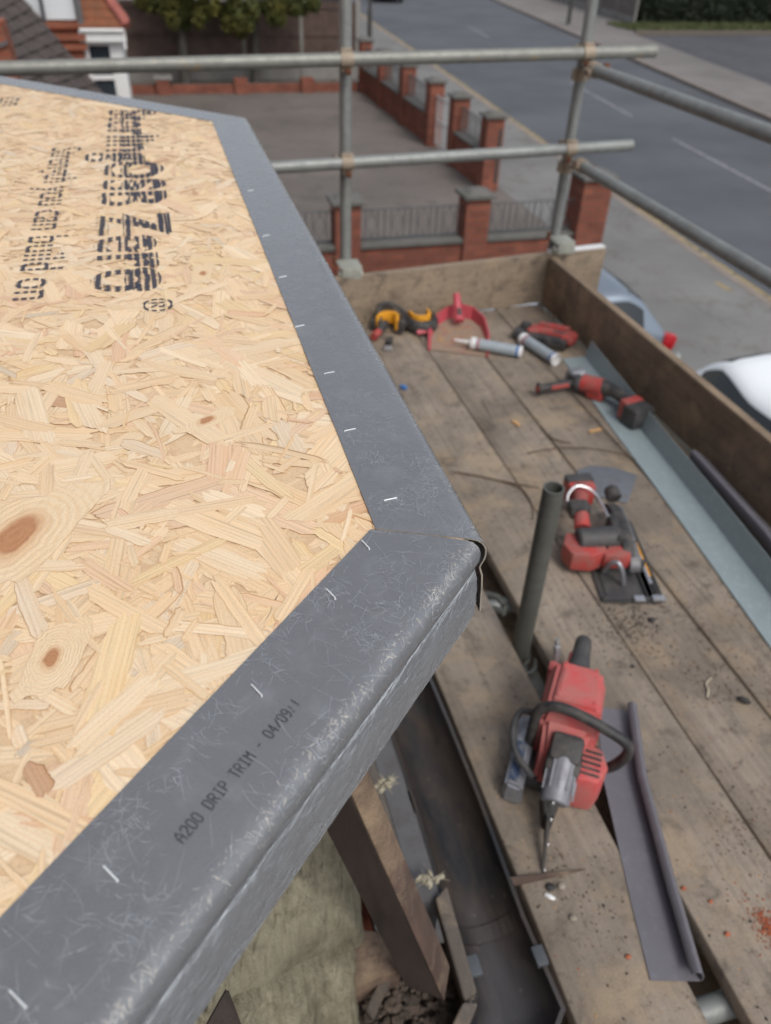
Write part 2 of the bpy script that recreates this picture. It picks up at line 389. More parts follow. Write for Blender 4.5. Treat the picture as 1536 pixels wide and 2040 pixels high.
def tile_mat(name, c1, c2, lichen, axis_scale=(1, 1, 1), lich=.5):
    t = NT(name); n = t.noise(6, None, 5, .7); n2 = t.noise(30, None, 5, .7)
    c = t.mix(t.ramp(n, [(.35, 0), (.65, 1)]), c1, c2); c = t.mix(t.ramp(n2, [(.56, 0), (.66, lich)]), c, lichen)
    t.bump(n2, .4, .006); return t.out(c, .85, 0, .2)
M['tile_dark'] = tile_mat('lichen concrete tiles', (.055, .045, .043), (.085, .07, .065), (.27, .23, .22), lich=.55)
M['tile_red'] = tile_mat('clay tiles', (.24, .085, .045), (.14, .07, .04), (.1, .09, .05), lich=.3)
M['ridge'] = tile_mat('pink clay ridge', (.36, .12, .10), (.28, .10, .08), (.2, .12, .1), lich=.2)
M['render'] = grimy('white painted render', (.62, .66, .68), (.52, .55, .56), .8, 2, .5, fine=60)
M['upvc'] = grimy('white window frame', (.72, .73, .72), (.6, .6, .58), .4, 5, .4, fine=60, bump=0)
M['glass'] = NT('window glass').out((.03, .04, .05), .06, 0, .8)
M['carglass'] = NT('car glass').out((.010, .014, .016), .08, 0, .6)
M['downpipe'] = grimy('dark grey pipe', (.08, .09, .10), None, .4)
def asphalt(name, col, patch=None, cracks=0, sc=1.0):
    t = NT(name); n = t.noise(.35 * sc, None, 5, .6); n2 = t.noise(60, None, 3, .7); n3 = t.noise(2.5, None, 6, .7)
    c = t.mix(t.ramp(n, [(.35, 0), (.65, 1)]), C(col, .82), C(col, 1.18)); c = t.mix(.4, c, t.ramp(n2, [(.3, .6), (.7, 1.3)]), 'MULTIPLY')
    if patch: c = t.mix(t.ramp(n3, [(.52, 0), (.66, .7)]), c, patch)
    if cracks:
        wv = t.n.new('ShaderNodeVectorMath'); wv.operation = 'ADD'; t.l.new(t.v, wv.inputs[0])
        sc_ = t.n.new('ShaderNodeVectorMath'); sc_.operation = 'SCALE'; t.l.new(t.noise(1.3, None, 4, .6, out=1), sc_.inputs[0]); sc_.inputs[3].default_value = 1.1; t.l.new(sc_.outputs[0], wv.inputs[1])
        e = t.vor(.9, wv.outputs[0], 'DISTANCE_TO_EDGE', 'Distance'); msk = t.ramp(t.noise(.28, t.map(loc=(4, 1, 0)), 3, .5), [(.42, 0), (.5, 1)])
        c = t.mix(t.math('MULTIPLY', t.ramp(t.math('ADD', e, t.math('MULTIPLY', t.noise(14, None, 3, .7), .03)), [(.012, 1), (.03, 0)]), t.math('MULTIPLY', msk, cracks)), c, (.05, .045, .04))
    t.bump(n2, .3, .004); return t.out(c, .8, 0, .35)
M['road'] = asphalt('worn grey asphalt', (.088, .094, .103))
M['pave'] = asphalt('grey pavement', (.185, .182, .175), (.13, .115, .10), .6)
M['pavefar'] = asphalt('pale pavement', (.185, .17, .16), (.13, .11, .10), .2)
M['yard'] = asphalt('brown grey yard concrete', (.145, .125, .112), (.09, .085, .07), 0)
M['drive'] = asphalt('dark tarmac drive', (.075, .075, .082), (.10, .10, .10), .3)
M['kerb'] = grimy('kerb stone', (.24, .20, .17), (.15, .12, .1), .85, 3, .6, fine=40)
M['earth'] = grimy('brown soil', (.10, .08, .06), (.06, .055, .035), .95, 3, .7, fine=40)
def paint(name, col):
    t = NT(name); n = t.noise(8, None, 6, .75); t.l.new(t.ramp(n, [(.36, 0), (.48, .85)]), t.b.inputs['Alpha']); return t.out(col, .8)
M['yline'] = paint('worn yellow paint', (.36, .28, .14)); M['wline'] = paint('worn white paint', (.26, .26, .28))
M['coping'] = grimy('grey coping stone', (.13, .125, .115), (.07, .075, .06), .9, 4, .7, fine=60)
M['iron'] = grimy('weathered iron rail', (.10, .10, .10), (.05, .05, .05), .6, 10)
M['gatepaint'] = grimy('pale gate paint', (.45, .46, .46), None, .6)
M['leaf'] = grimy('conifer foliage', (.050, .062, .014), (.13, .115, .02), .8, 1.6, .8, fine=20, bump=0, lo=.4, hi=.62)
M['hedge'] = grimy('dark hedge leaves', (.016, .026, .013), (.035, .045, .02), .8, 2, .8, fine=20, bump=0)
M['grass'] = grimy('short grass', (.07, .09, .03), (.12, .1, .05), .9, 2, .7, fine=30, bump=0)
M['bark'] = grimy('grey bark', (.075, .068, .06), (.04, .04, .035), .9, 3, .7, fine=30)
M['fence'] = board_mat('brown closeboard fence', (.095, .060, .048), 2, .2, False)
M['fence2'] = board_mat('grey brown fence panel', (.155, .13, .12), 2, .2, False)
M['concrete'] = grimy('concrete post', (.22, .21, .195), (.15, .14, .12), .9, 2, .6, fine=40)
M['car_silver'] = NT('silver blue paint').out((.22, .26, .31), .30, .45, .5)
M['car_white'] = NT('white car paint').out((.76, .80, .82), .25, 0, .5)
M['car_black'] = NT('black car paint').out((.02, .02, .022), .25, 0, .5)
M['tyre'] = grimy('tyre rubber', (.02, .02, .02), None, .9)
M['lamp'] = NT('red lamp lens').out((.42, .015, .02), .15, 0, .6)
M['lampc'] = NT('clear lamp lens').out((.5, .52, .55), .15, .2, .6)
#SECTIONS
# ================================================================== SETTING
def slab(name, pts, zt, zb, mat):
    b = MB(); b.prism(pts, zb, zt); return struct(name, b, mat)
def lerp_x(T, y):
    for (y0, x0), (y1, x1) in zip(T[:-1], T[1:]):
        if y <= y1: return x0 + (x1 - x0) * (y - y0) / (y1 - y0)
    return T[-1][1]
TL = [(-40, 6.2), (5, 7.78), (8.6, 8.1), (10.6, 8.2), (14.1, 8.45), (21, 9.0), (33, 9.95), (41, 10.5), (60, 12.0), (130, 18.0)]
TRR = [(-40, 10.0), (5, 14.5), (19.9, 16.49), (29.9, 17.98), (36.8, 18.98), (52.3, 21.3), (130, 33)]
TC = [(-40, 8.1), (5, 11.2), (13.65, 11.95), (18.17, 12.45), (20.6, 12.75), (26.05, 13.4), (60, 17.5), (130, 26)]
YS = [-40, -20, -5, 0, 5, 8.6, 10.6, 14.1, 18, 21, 25, 29.9, 33, 36.8, 41, 46, 52.3, 60, 80, 130]
def strip(name, fa, fb, z, mat, ys=YS):
    b = MB(); vs = [(b.bm.verts.new((fa(y), y, z)), b.bm.verts.new((fb(y), y, z))) for y in ys]
    for (a, c), (d, e) in zip(vs[:-1], vs[1:]): b.bm.faces.new((a, c, e, d))
    return struct(name, b, mat)
b = MB(); b.quad((-250, -250, ZG - .14), (300, -250, ZG - .14), (300, 400, ZG - .14), (-250, 400, ZG - .14)); struct('ground', b, M['earth'])
strip('road', lambda y: lerp_x(TL, y) - .1, lambda y: lerp_x(TRR, y) + .1, ZG - .10, M['road'])
strip('road_yellow_line', lambda y: lerp_x(TL, y) + .12, lambda y: lerp_x(TL, y) + .27, ZG - .096, M['yline'])
def kerb(name, f, side):
    b = MB()
    for y0, y1 in zip(YS[:-1], YS[1:]):
        n = max(1, int((y1 - y0) / .92))
        for k in range(n):
            ya = y0 + (y1 - y0) * k / n; yb = y0 + (y1 - y0) * (k + 1) / n - .012
            b.hexa([(f(ya), ya, ZG - .3), (f(ya) + side * .14, ya, ZG - .3), (f(yb) + side * .14, yb, ZG - .3), (f(yb), yb, ZG - .3),
                    (f(ya), ya, ZG + .004), (f(ya) + side * .14, ya, ZG + .004), (f(yb) + side * .14, yb, ZG + .004), (f(yb), yb, ZG + .004)])
    return struct(name, b, M['kerb'])
kerb('kerb_near', lambda y: lerp_x(TL, y), -1); kerb('kerb_far', lambda y: lerp_x(TRR, y), 1)
# centre line dashes
b = MB()
for (y0, y1) in ((-8, -3.6), (-1.4, 2.9), (5.2, 9.6), (11.6, 13.65 + 3.2), (18.3, 20.75), (20.9, 26.2), (37, 41)):
    if (y0, y1) == (18.3, 20.75): continue
    for ya, yb in ((y0, y1),):
        if (y0, y1) == (11.6, 16.85): ya, yb = 10.5, 18.3
        b.quad((lerp_x(TC, ya) - .05, ya, ZG - .095), (lerp_x(TC, ya) + .06, ya, ZG - .095), (lerp_x(TC, yb) + .06, yb, ZG - .095), (lerp_x(TC, yb) - .05, yb, ZG - .095))
struct('road_centre_line', b, M['wline'])
# near pavement and forecourt, yard, far pavement
def poly_strip(fa, fb, ys): return [(fa(y), y) for y in ys] + [(fb(y), y) for y in reversed(ys)]
slab('pavement', poly_strip(lambda y: 6.32, lambda y: lerp_x(TL, y) - .14, [10.15, 14.1, 21, 25, 33, 41, 60, 130]), ZG, ZG - .3, M['pave'])
slab('forecourt', poly_strip(lambda y: -6, lambda y: lerp_x(TL, y) - .14, [-40, -5, 5, 8.6, 10.15]), ZG, ZG - .3, M['pave'])
slab('yard', [(-8, 10.15), (6.32, 10.15), (6.32, 60), (-8, 60)], ZG - .004, ZG - .3, M['yard'])
slab('far_pavement', poly_strip(lambda y: lerp_x(TRR, y) + .14, lambda y: lerp_x([(-40, 14), (5, 17.8), (19, 19), (26, 20.2), (37, 22.0), (42, 24.2), (54, 26), (130, 38)], y), [-40, 5, 19.9, 26, 29.9, 37, 42, 54, 60, 130]), ZG, ZG - .3, M['pavefar'])
slab('driveway', [(15, -20), (17.8, 5), (19, 19), (20.2, 26), (22, 37), (60, 38), (60, -20)], ZG - .02, ZG - .3, M['drive'])
slab('verge', [(22, 37), (24, 41), (60, 42), (60, 38)], ZG + .02, ZG - .3, M['earth'])
# worn yellow marks
b = MB()
for (u, v, L) in ((1450, 580, .35), (755, 60, .4)):
    p = at(u, v, ZG + .004); b.quad((p.x, p.y, p.z), (p.x + .1, p.y - .05, p.z), (p.x + .1 - .02, p.y + L, p.z), (p.x, p.y + L, p.z))
struct('pavement_paint_marks', b, M['yline'])

def leaves(mb, n, fn, size, tilt=1.0):
    bm = mb.bm
    for i in range(n):
        p = fn(); s_ = size * random.uniform(.5, 1.4)
        a = Vector((random.gauss(0, 1), random.gauss(0, 1), random.gauss(0, 1) * tilt)).normalized(); c = a.orthogonal().normalized()
        c = Matrix.Rotation(random.uniform(0, 6.28), 3, a) @ c; d = a.cross(c)
        vs = [bm.verts.new(p + c * s_), bm.verts.new(p + d * s_ * .45), bm.verts.new(p - c * s_), bm.verts.new(p - d * s_ * .45)]
        bm.faces.new(vs)
def clumpy(cs):      # leaf positions on drooping clumps
    def f():
        c, r = random.choice(cs); d = Vector((random.gauss(0, 1), random.gauss(0, 1), random.gauss(0, 1))).normalized()
        k = random.uniform(.55, 1.05) ** .5
        return Vector((c[0] + d.x * r[0] * k, c[1] + d.y * r[1] * k, c[2] + d.z * r[2] * k))
    return f
# conifers hanging over the fence
def conifer(x, y, tr, cs, n, label):
    t = thing('conifer_tree', label, 'tree', (x, y, ZG), 'conifers beside the yard fence')
    b = MB(); b.tube([(x, y, ZG - .1), (x + .05, y, ZG + 1.5), (x - .02, y, ZG + 3.4), (x, y, ZG + 6)], [tr * 1.25, tr, tr * .8, tr * .3], 12)
    for k in range(14):
        a = random.uniform(0, 6.28); h = random.uniform(1.4, 4.5); b.tube([(x, y, ZG + h), (x + math.cos(a) * .8, y + math.sin(a) * .6, ZG + h + .15), (x + math.cos(a) * 1.5, y + math.sin(a) * 1.1, ZG + h - .1)], [.05, .03, .012], 6)
    part('trunk', b, M['bark'], t)
    c = MB(); leaves(c, n, clumpy(cs), .075)
    part('crown', c, M['leaf'], t, 180)
def tree_clumps(pts, y, extra=30, cx=0, spread=1.5):
    cs = []
    for (u, v, r) in pts:
        for k in range(2):
            q = aty(u, v, y + random.uniform(-.5, .5)); cs.append(((q.x, q.y, q.z), (r * .8, r * .8, r)))
    for k in range(extra):
        cs.append(((cx + random.gauss(0, spread * .6), y + random.gauss(0, .6), ZG + random.uniform(2.4, 5.0)), (.4, .4, .35)))
    return cs
random.seed(11)
A = [(330, 10, .3), (350, 25, .3), (375, 15, .3), (405, 20, .28), (300, 5, .25), (345, 42, .2), (420, 5, .3), (395, 38, .22), (280, 2, .2), (370, 48, .14)]
conifer(1.0, 25.6, .13, tree_clumps(A, 25.3, 26, 1.0, 1.1), 9000, 'green conifer with its grey trunk showing in front of the brown fence')
B_ = [(450, 30, .25), (455, 50, .2), (475, 45, .24), (480, 62, .18), (470, 15, .3), (500, 20, .28), (495, 45, .2), (545, 30, .26), (555, 15, .3), (530, 5, .3), (560, 38, .16), (600, 8, .28), (625, 5, .22), (580, 3, .3), (590, 20, .15)]
conifer(3.1, 26.1, .10, tree_clumps(B_, 25.3, 30, 3.2, 1.7), 12000, 'wide yellow green conifer drooping over the fence beside the scaffold upright')

# brown fence behind the yard
def fence(name, label, A, B, h, mat, board=.35, post=1.8, pm=None, thick=.03):
    A = Vector((*A, 0)); B = Vector((*B, 0)); d = (B - A); L = d.length; d.normalize(); nrm = Vector((-d.y, d.x, 0)); n = max(1, round(L / post)); pl = L / n
    t = thing(name, label, 'fence', (A.x, A.y, ZG)); g = MB(); f = MB(); rot = Matrix.Rotation(math.atan2(d.y, d.x), 3, 'Z')
    for k in range(n + 1):
        p = A + d * (k * pl); q = MB(); q.box((p.x, p.y, ZG + (h + .1) / 2), (.11, .11, h + .1), rot, .008); part('post', q, pm or M['concrete'], t)
    for k in range(n):
        c = A + d * ((k + .5) * pl); w = pl - .12
        g.box((c.x, c.y, ZG + board / 2), (w, .05, board), rot)
        nb = int(w / .12)
        for j in range(nb):
            cc = A + d * (k * pl + .06 + (j + .5) * w / nb)
            f.box((cc.x + nrm.x * (.004 if j % 2 else -.004), cc.y + nrm.y * (.004 if j % 2 else -.004), ZG + board + (h - board) / 2), (w / nb * .97, .02, h - board - .01), rot)
        for z in (.12, .5, .92):
            f.box((c.x - nrm.x * .03, c.y - nrm.y * .03, ZG + board + (h - board) * z), (w, .03, .07), rot)
    part('gravel_board', g, M['concrete'], t); part('panel', f, mat, t)
    return t
fence('board_fence', 'long brown board fence on concrete gravel boards behind the walled yard', (-4, 26.6), (6.3, 26.6), 2.0, M['fence'])
fence('board_fence', 'brown board fence running back alongside the pavement from the yard corner', (6.36, 26.7), (8.3, 48), 1.9, M['fence'])
fence('panel_fence', 'grey brown panel fence with pale posts across the road beside the hedge', (24.2, 41.2), (27.5, 66), 2.1, M['fence2'], .3, 2.4)

def hedge(name, label, x0, x1, y0, y1, h, n):
    b = MB()
    def f():
        s = random.random()
        x = random.uniform(x0, x1); y = random.uniform(y0, y1); z = random.uniform(0, h)
        if s < .65: y = y0 + abs(random.gauss(0, .15))
        elif s < .9: z = h - abs(random.gauss(0, .12))
        k = noise.noise(Vector((x * .5, y * .5, z * .7))) * .5
        return Vector((x, y - k, ZG + z + k * .3))
    leaves(b, n, f, .10); b.box(((x0 + x1) / 2, (y0 + y1) / 2 + .5, ZG + h / 2 - .1), (x1 - x0 - .4, y1 - y0 - .6, h - .2))
    return tag(part(name, b, M['hedge'], None, 180, ((x0 + x1) / 2, y0, ZG)), label, 'hedge')
hedge('hedge', 'dark dense hedge behind the tarmac drive across the road', 24.9, 46, 41.5, 44.5, 2.6, 16000)
b = MB()
def gf():
    x = random.uniform(22.5, 40); return Vector((x, 38.6 + random.uniform(0, 2.4), ZG + random.uniform(.03, .1)))
leaves(b, 7000, gf, .10, .3); o = part('grass', b, M['grass'], None, 180); o['kind'] = 'stuff'; tag(o, 'strip of short grass at the foot of the dark hedge', 'grass')

# ---------------------------------------------------------------- brick walls with railings
def pillar(t, x, y, h=1.27, w=.33):
    b = MB(); b.box((x, y, ZG + h / 2 - .02), (w, w, h + .04)); part('pillar', b, M['brick'], t)
    c = MB(); c.box((x, y, ZG + h + .025), (w + .10, w + .10, .05), None, .01); c.box((x, y, ZG + h + .07), (w + .02, w + .02, .06), None, .02, taper=.5); part('cap', c, M['coping'], t)
def wall_run(t, A, B, h, rail_top, w=.22, style=0):
    A = Vector((*A, 0)); B = Vector((*B, 0)); d = B - A; L = d.length; d.normalize(); c = (A + B) / 2; rot = Matrix.Rotation(math.atan2(d.y, d.x), 3, 'Z')
    b = MB(); b.box((c.x, c.y, ZG + h / 2 - .05), (L, w, h + .1), rot); part('wall', b, M['brick'], t)
    b = MB(); b.box((c.x, c.y, ZG + h + .03), (L - .01, w + .08, .06), rot, .012); part('coping', b, M['coping'], t)
    if rail_top:
        b = MB(); z0, z1 = ZG + h + .10, ZG + rail_top
        for z in (z0, z1): b.box((c.x, c.y, z), (L, .03, .012), rot)
        n = int(L / .085)
        for k in range(n + 1):
            p = A + d * (k * L / n)
            if k % 4 == 2:
                for sgn in (-1, 1):
                    q = p + d * (.075 * sgn); b.tube([(p.x, p.y, z1), (q.x, q.y, (z0 + z1) / 2), (p.x, p.y, z0)], .005, 4)
            else: b.box((p.x, p.y, (z0 + z1) / 2), (.018 if k % 4 == 0 else .012, .012, z1 - z0), rot)
        part('railing', b, M['iron'], t)
YW = 9.85
t = thing('brick_wall', 'orange brick front wall with pillars and iron railings between the scaffold and the yard', 'wall', (4.0, YW, ZG))
xs = [-1.3, .45, 2.2, 3.95, 5.62]
for x in xs: pillar(t, x, YW, 1.45 if x > 5 else 1.27, .42 if x > 5 else .33)
for a, c in zip(xs[:-1], xs[1:]): wall_run(t, (a + .165, YW), (c - .165, YW), .70, 1.16)
t = thing('brick_wall', 'short brick wall piece with railing between the driveway opening and the white gate', 'wall', (6.05, 15.4, ZG))
pillar(t, 6.02, 14.5); pillar(t, 6.02, 16.35); wall_run(t, (6.02, 14.66), (6.02, 16.19), .62, 1.12)
b = MB(); b.box((6.12, 14.328, ZG + .62), (.06, .012, .95)); part('gate_channel', b, M['black'], t)
t = thing('garden_gate', 'pale slim metal gate standing between two brick pillars of the yard side wall', 'gate', (6.05, 17.2, ZG))
b = MB()
for k in range(11): b.box((6.05, 16.62 + k * .122, ZG + .55), (.014, .014, 1.0))
for z in (.1, .55, 1.02): b.box((6.05, 17.22, ZG + z), (.02, 1.3, .03))
part('bars', b, M['gatepaint'], t)
t = thing('brick_wall', 'long brick side wall with railings running back from the white gate to the yard corner', 'wall', (6.05, 21, ZG))
ys = [18.05, 20.2, 22.35, 24.5]
for y in ys: pillar(t, 6.05, y)
for a, c in zip(ys[:-1], ys[1:]): wall_run(t, (6.05, a + .165), (6.05, c - .165), .60, 1.12)
t = thing('low_brick_wall', 'very low brick wall with small stub piers along the back of the yard', 'wall', (2, 24.6, ZG))
b = MB(); b.box((2.4, 24.65, ZG + .1), (6.9, .22, .24)); part('wall', b, M['brick'], t)
for u in (325, 480, 612):
    x = aty(u, 170, 24.55).x; b = MB(); b.box((x, 24.56, ZG + .17), (.36, .30, .38)); part('stub_pier', b, M['brick'], t)
b = MB(); b.box((aty(325, 165, 24.55).x, 24.6, ZG + .40), (.50, .42, .07), None, .01); part('cap', b, M['concrete'], t)
b = MB()
random.seed(3)
for k in range(70):
    x = random.uniform(-.5, 6.1); b.ball((x, 25.0 + random.uniform(0, .5), ZG + .06), (random.uniform(.04, .14), .08, random.uniform(.03, .08)), None, 1, .2)
o = part('leaf_litter', b, M['charcoal'], None); o['kind'] = 'stuff'; tag(o, 'dark leaf litter lying between the low wall and the fence', 'leaf litter')

# lamp post and far post
def post(u, v, r, h, label):
    p = at(u, v, ZG); t = thing('street_post', label, 'post', p)
    b = MB(); b.cyl((p.x, p.y, p.z), (p.x, p.y, p.z + h), r, r * .8, 14); part('column', b, M['black'], t)
    b = MB(); b.cyl((p.x, p.y, p.z), (p.x, p.y, p.z + 1.1), r * 1.5, r * 1.4, 14, .01); part('base', b, M['black'], t)
post(736, 84, .065, 5.5, 'black lamp column on the pavement beside the brick corner pillar'); post(1132, 48, .07, 5, 'black post on the far pavement across the road')
# ---------------------------------------------------------------- house on the left
YH = 18.0
t = thing('house', 'brick and white rendered house with a tiled corner bay at the left edge', 'house', (-1.5, YH + 2, ZG))
def hx(u, v, y=YH): return aty(u, v, y)
xr = -1.13; zb = hx(120, 52).z
b = MB(); b.box((xr - 4, YH + 4, (ZG + zb) / 2 - .1), (8, 8, zb - ZG + .2)); part('brick_storey', b, M['brickold'], t)
b = MB(); b.box((xr - 4 - .02, YH + 4 + .02, zb + 2.1), (7.98, 7.98, 4)); part('rendered_wall', b, M['render'], t)
b = MB()
for k, (z, o) in enumerate(((zb + .02, .05), (zb - .17, .07), (zb - .33, .04))): b.box((xr - 1.0 + o / 2, YH - o / 2, z), (2.1, .1 + o, .10))
part('brick_corbel', b, M['brickold'], t)
p0 = hx(80, -20); p1 = hx(93, 60)
b = MB(); b.cyl((p0.x, YH - .06, p0.z + 1), (p1.x, YH - .06, p1.z), .035); part('downpipe', b, M['downpipe'], t)
b = MB(); b.box((xr + .05, YH - .05, zb + 1.9), (.10, .12, 3.9)); part('lead_corner', b, M['lead'], t)
xe = hx(240, 52).x; zf = hx(238, 60).z; zf2 = hx(238, 82).z
bay = MB(); bay.box(((xr + xe - .1) / 2, YH + 1.2, (ZG + zf2 - 1.55) / 2 - .1), (xe - .1 - xr, 2.0, zf2 - 1.55 - ZG)); part('bay_base', bay, M['brickold'], t)
f = MB(); f.box(((xr + xe) / 2 + .02, YH - .04, (zf + zf2) / 2), (xe - xr + .1, .10, zf - zf2)); f.box((xe, YH + 1, (zf + zf2) / 2), (.10, 2.0, zf - zf2)); part('fascia', f, M['upvc'], t)
f = MB(); f.cyl((xr, YH - .10, zf + .01), (xe + .05, YH - .10, zf + .01), .05); f.cyl((xe + .03, YH - .08, zf - .02), (xe + .03, YH - .08, zf2 - .12), .03); part('bay_gutter', f, M['upvc'], t)
# window frames and panes of the bay side
w = thing_w = None
fr = MB(); zt = zf2 - .01; zbm = zt - 1.5
for (xa, wd) in ((xr + .05, .08), (xr + .50, .05), (xe - .12, .20)): fr.box((xa, YH + .12, (zt + zbm) / 2), (wd, .09, zt - zbm))
for z in (zt - .03, hx(200, 156).z, zbm + .05): fr.box(((xr + xe) / 2 - .05, YH + .12, z), (xe - xr - .05, .085, .08))
fr.box((xe - .06, YH + 1.2, (zt + zbm) / 2), (.08, 2.0, zt - zbm))
wf = part('window', fr, M['upvc'], t)
g = MB(); g.box(((xr + xe) / 2 - .06, YH + .14, (zt + zbm) / 2), (xe - xr - .1, .02, zt - zbm - .05)); part('pane', g, M['glass'], wf)
# hipped tile roof of the bay
apex = Vector((xr, YH + 1.0, zf + 1.15)); e0 = Vector((xr - .02, YH - .14, zf + .04)); e1 = Vector((xe + .12, YH - .14, zf + .04)); e2 = Vector((xe + .12, YH + 2.2, zf + .04))
r = MB(); apx = Vector((xr, YH + .9, zf + 1.25))
for k in range(9):
    f0, f1 = k / 9, (k + 1.12) / 9; up = Vector((0, 0, .018))
    a0, a1 = e0.lerp(apx, f0), e1.lerp(apx, f0); c0, c1 = e0.lerp(apx, f1), e1.lerp(apx, f1)
    r.hexa([a0, a1, c1, c0, a0 + up * 2.2, a1 + up * 2.2, c1 + up * .4, c0 + up * .4])
    a0, a1 = e1.lerp(apx, f0), e2.lerp(apx, f0); c0, c1 = e1.lerp(apx, f1), e2.lerp(apx, f1)
    r.hexa([a0, a1, c1, c0, a0 + up * 2.2, a1 + up * 2.2, c1 + up * .4, c0 + up * .4])
rf = part('bay_roof', r, M['tile_red'], t)
for off in (0, .42):
    q = MB(); n = 5; s0 = e1 + Vector((.0, off * 1.2, .05)); s1 = apx + Vector((0, off, .08))
    for k in range(n):
        a = s0.lerp(s1, k / n); c = s0.lerp(s1, (k + 1.05) / n); q.cyl(a, c, .082, .074, 14)
    part('ridge_tiles', q, M['ridge'], rf)

# lichen covered roof of the next house down
t = thing('tiled_roof', 'dark concrete tiled roof speckled with pale lichen beside the white house wall', 'roof', (-2.3, 15, -2.6))
A_ = aty(36, -12, 17.8); B_ = aty(205, 190, 16.2); C_ = aty(60, 235, 13.2); D_ = aty(-35, 95, 14.6)
nrm = (B_ - A_).cross(D_ - A_).normalized()
if nrm.z < 0: nrm = -nrm
A2 = A_ + (A_ - B_) * .6; D2 = D_ + (A_ - B_) * .6
r = MB(); n = 15
for k in range(n):
    f0, f1 = k / n, (k + 1.1) / n
    a0, a1, c0, c1 = A2.lerp(B_, f0), D2.lerp(C_, f0), A2.lerp(B_, f1), D2.lerp(C_, f1)
    m_ = 10
    for j in range(m_):
        g0, g1 = j / m_, (j + 1) / m_ - .008; off = nrm * (.008 if (j + k) % 2 else .0)
        q = [a0.lerp(a1, g0), a0.lerp(a1, g1), c0.lerp(c1, g1), c0.lerp(c1, g0)]
        r.hexa([x - nrm * .02 for x in q] + [q[0] + nrm * .012 + off, q[1] + nrm * .012 + off, q[2] + nrm * .045 + off, q[3] + nrm * .045 + off])
part('tiles', r, M['tile_dark'], t)
b = MB(); lo = [x - Vector((0, 0, 0.06)) for x in (A2, B_, C_, D2)]; b.hexa([Vector((x.x, x.y, ZG)) for x in lo] + lo); part('wall', b, M['brickold'], t)
t = thing('brick_parapet', 'orange brick parapet end at the far left beside the dark tiled roof', 'wall', (-2.0, 11, -2))
b = MB(); q = [aty(-60, 40, 11.5), aty(2, 44, 11.5), aty(30, 134, 11.5), aty(40, 190, 11.5), aty(-60, 190, 11.5)]
bb = [p + Vector((0, .4, 0)) for p in q]; b.sweep(None, q, bb); part('wall', b, M['brickold'], t)
b = MB(); s = [aty(-60, 94, 11.48), aty(4, 84, 11.48), aty(16, 78, 11.48), aty(14, 90, 11.48), aty(-60, 110, 11.48)]; b.sweep(None, s, [p - Vector((0, .02, 0)) for p in s]); part('flashing', b, M['lead'], t)

# the house the bay belongs to: its wall rises left of the roof, outside the picture
t = thing('host_house', 'brick front wall of the house carrying the flat bay roof, left of the view', 'house', (-1.6, 0, ZG))
b = MB(); b.box((-2.6, .6, ZG + 3.6), (2.0, 7.4, 7.4)); part('wall', b, M['brickold'], t)
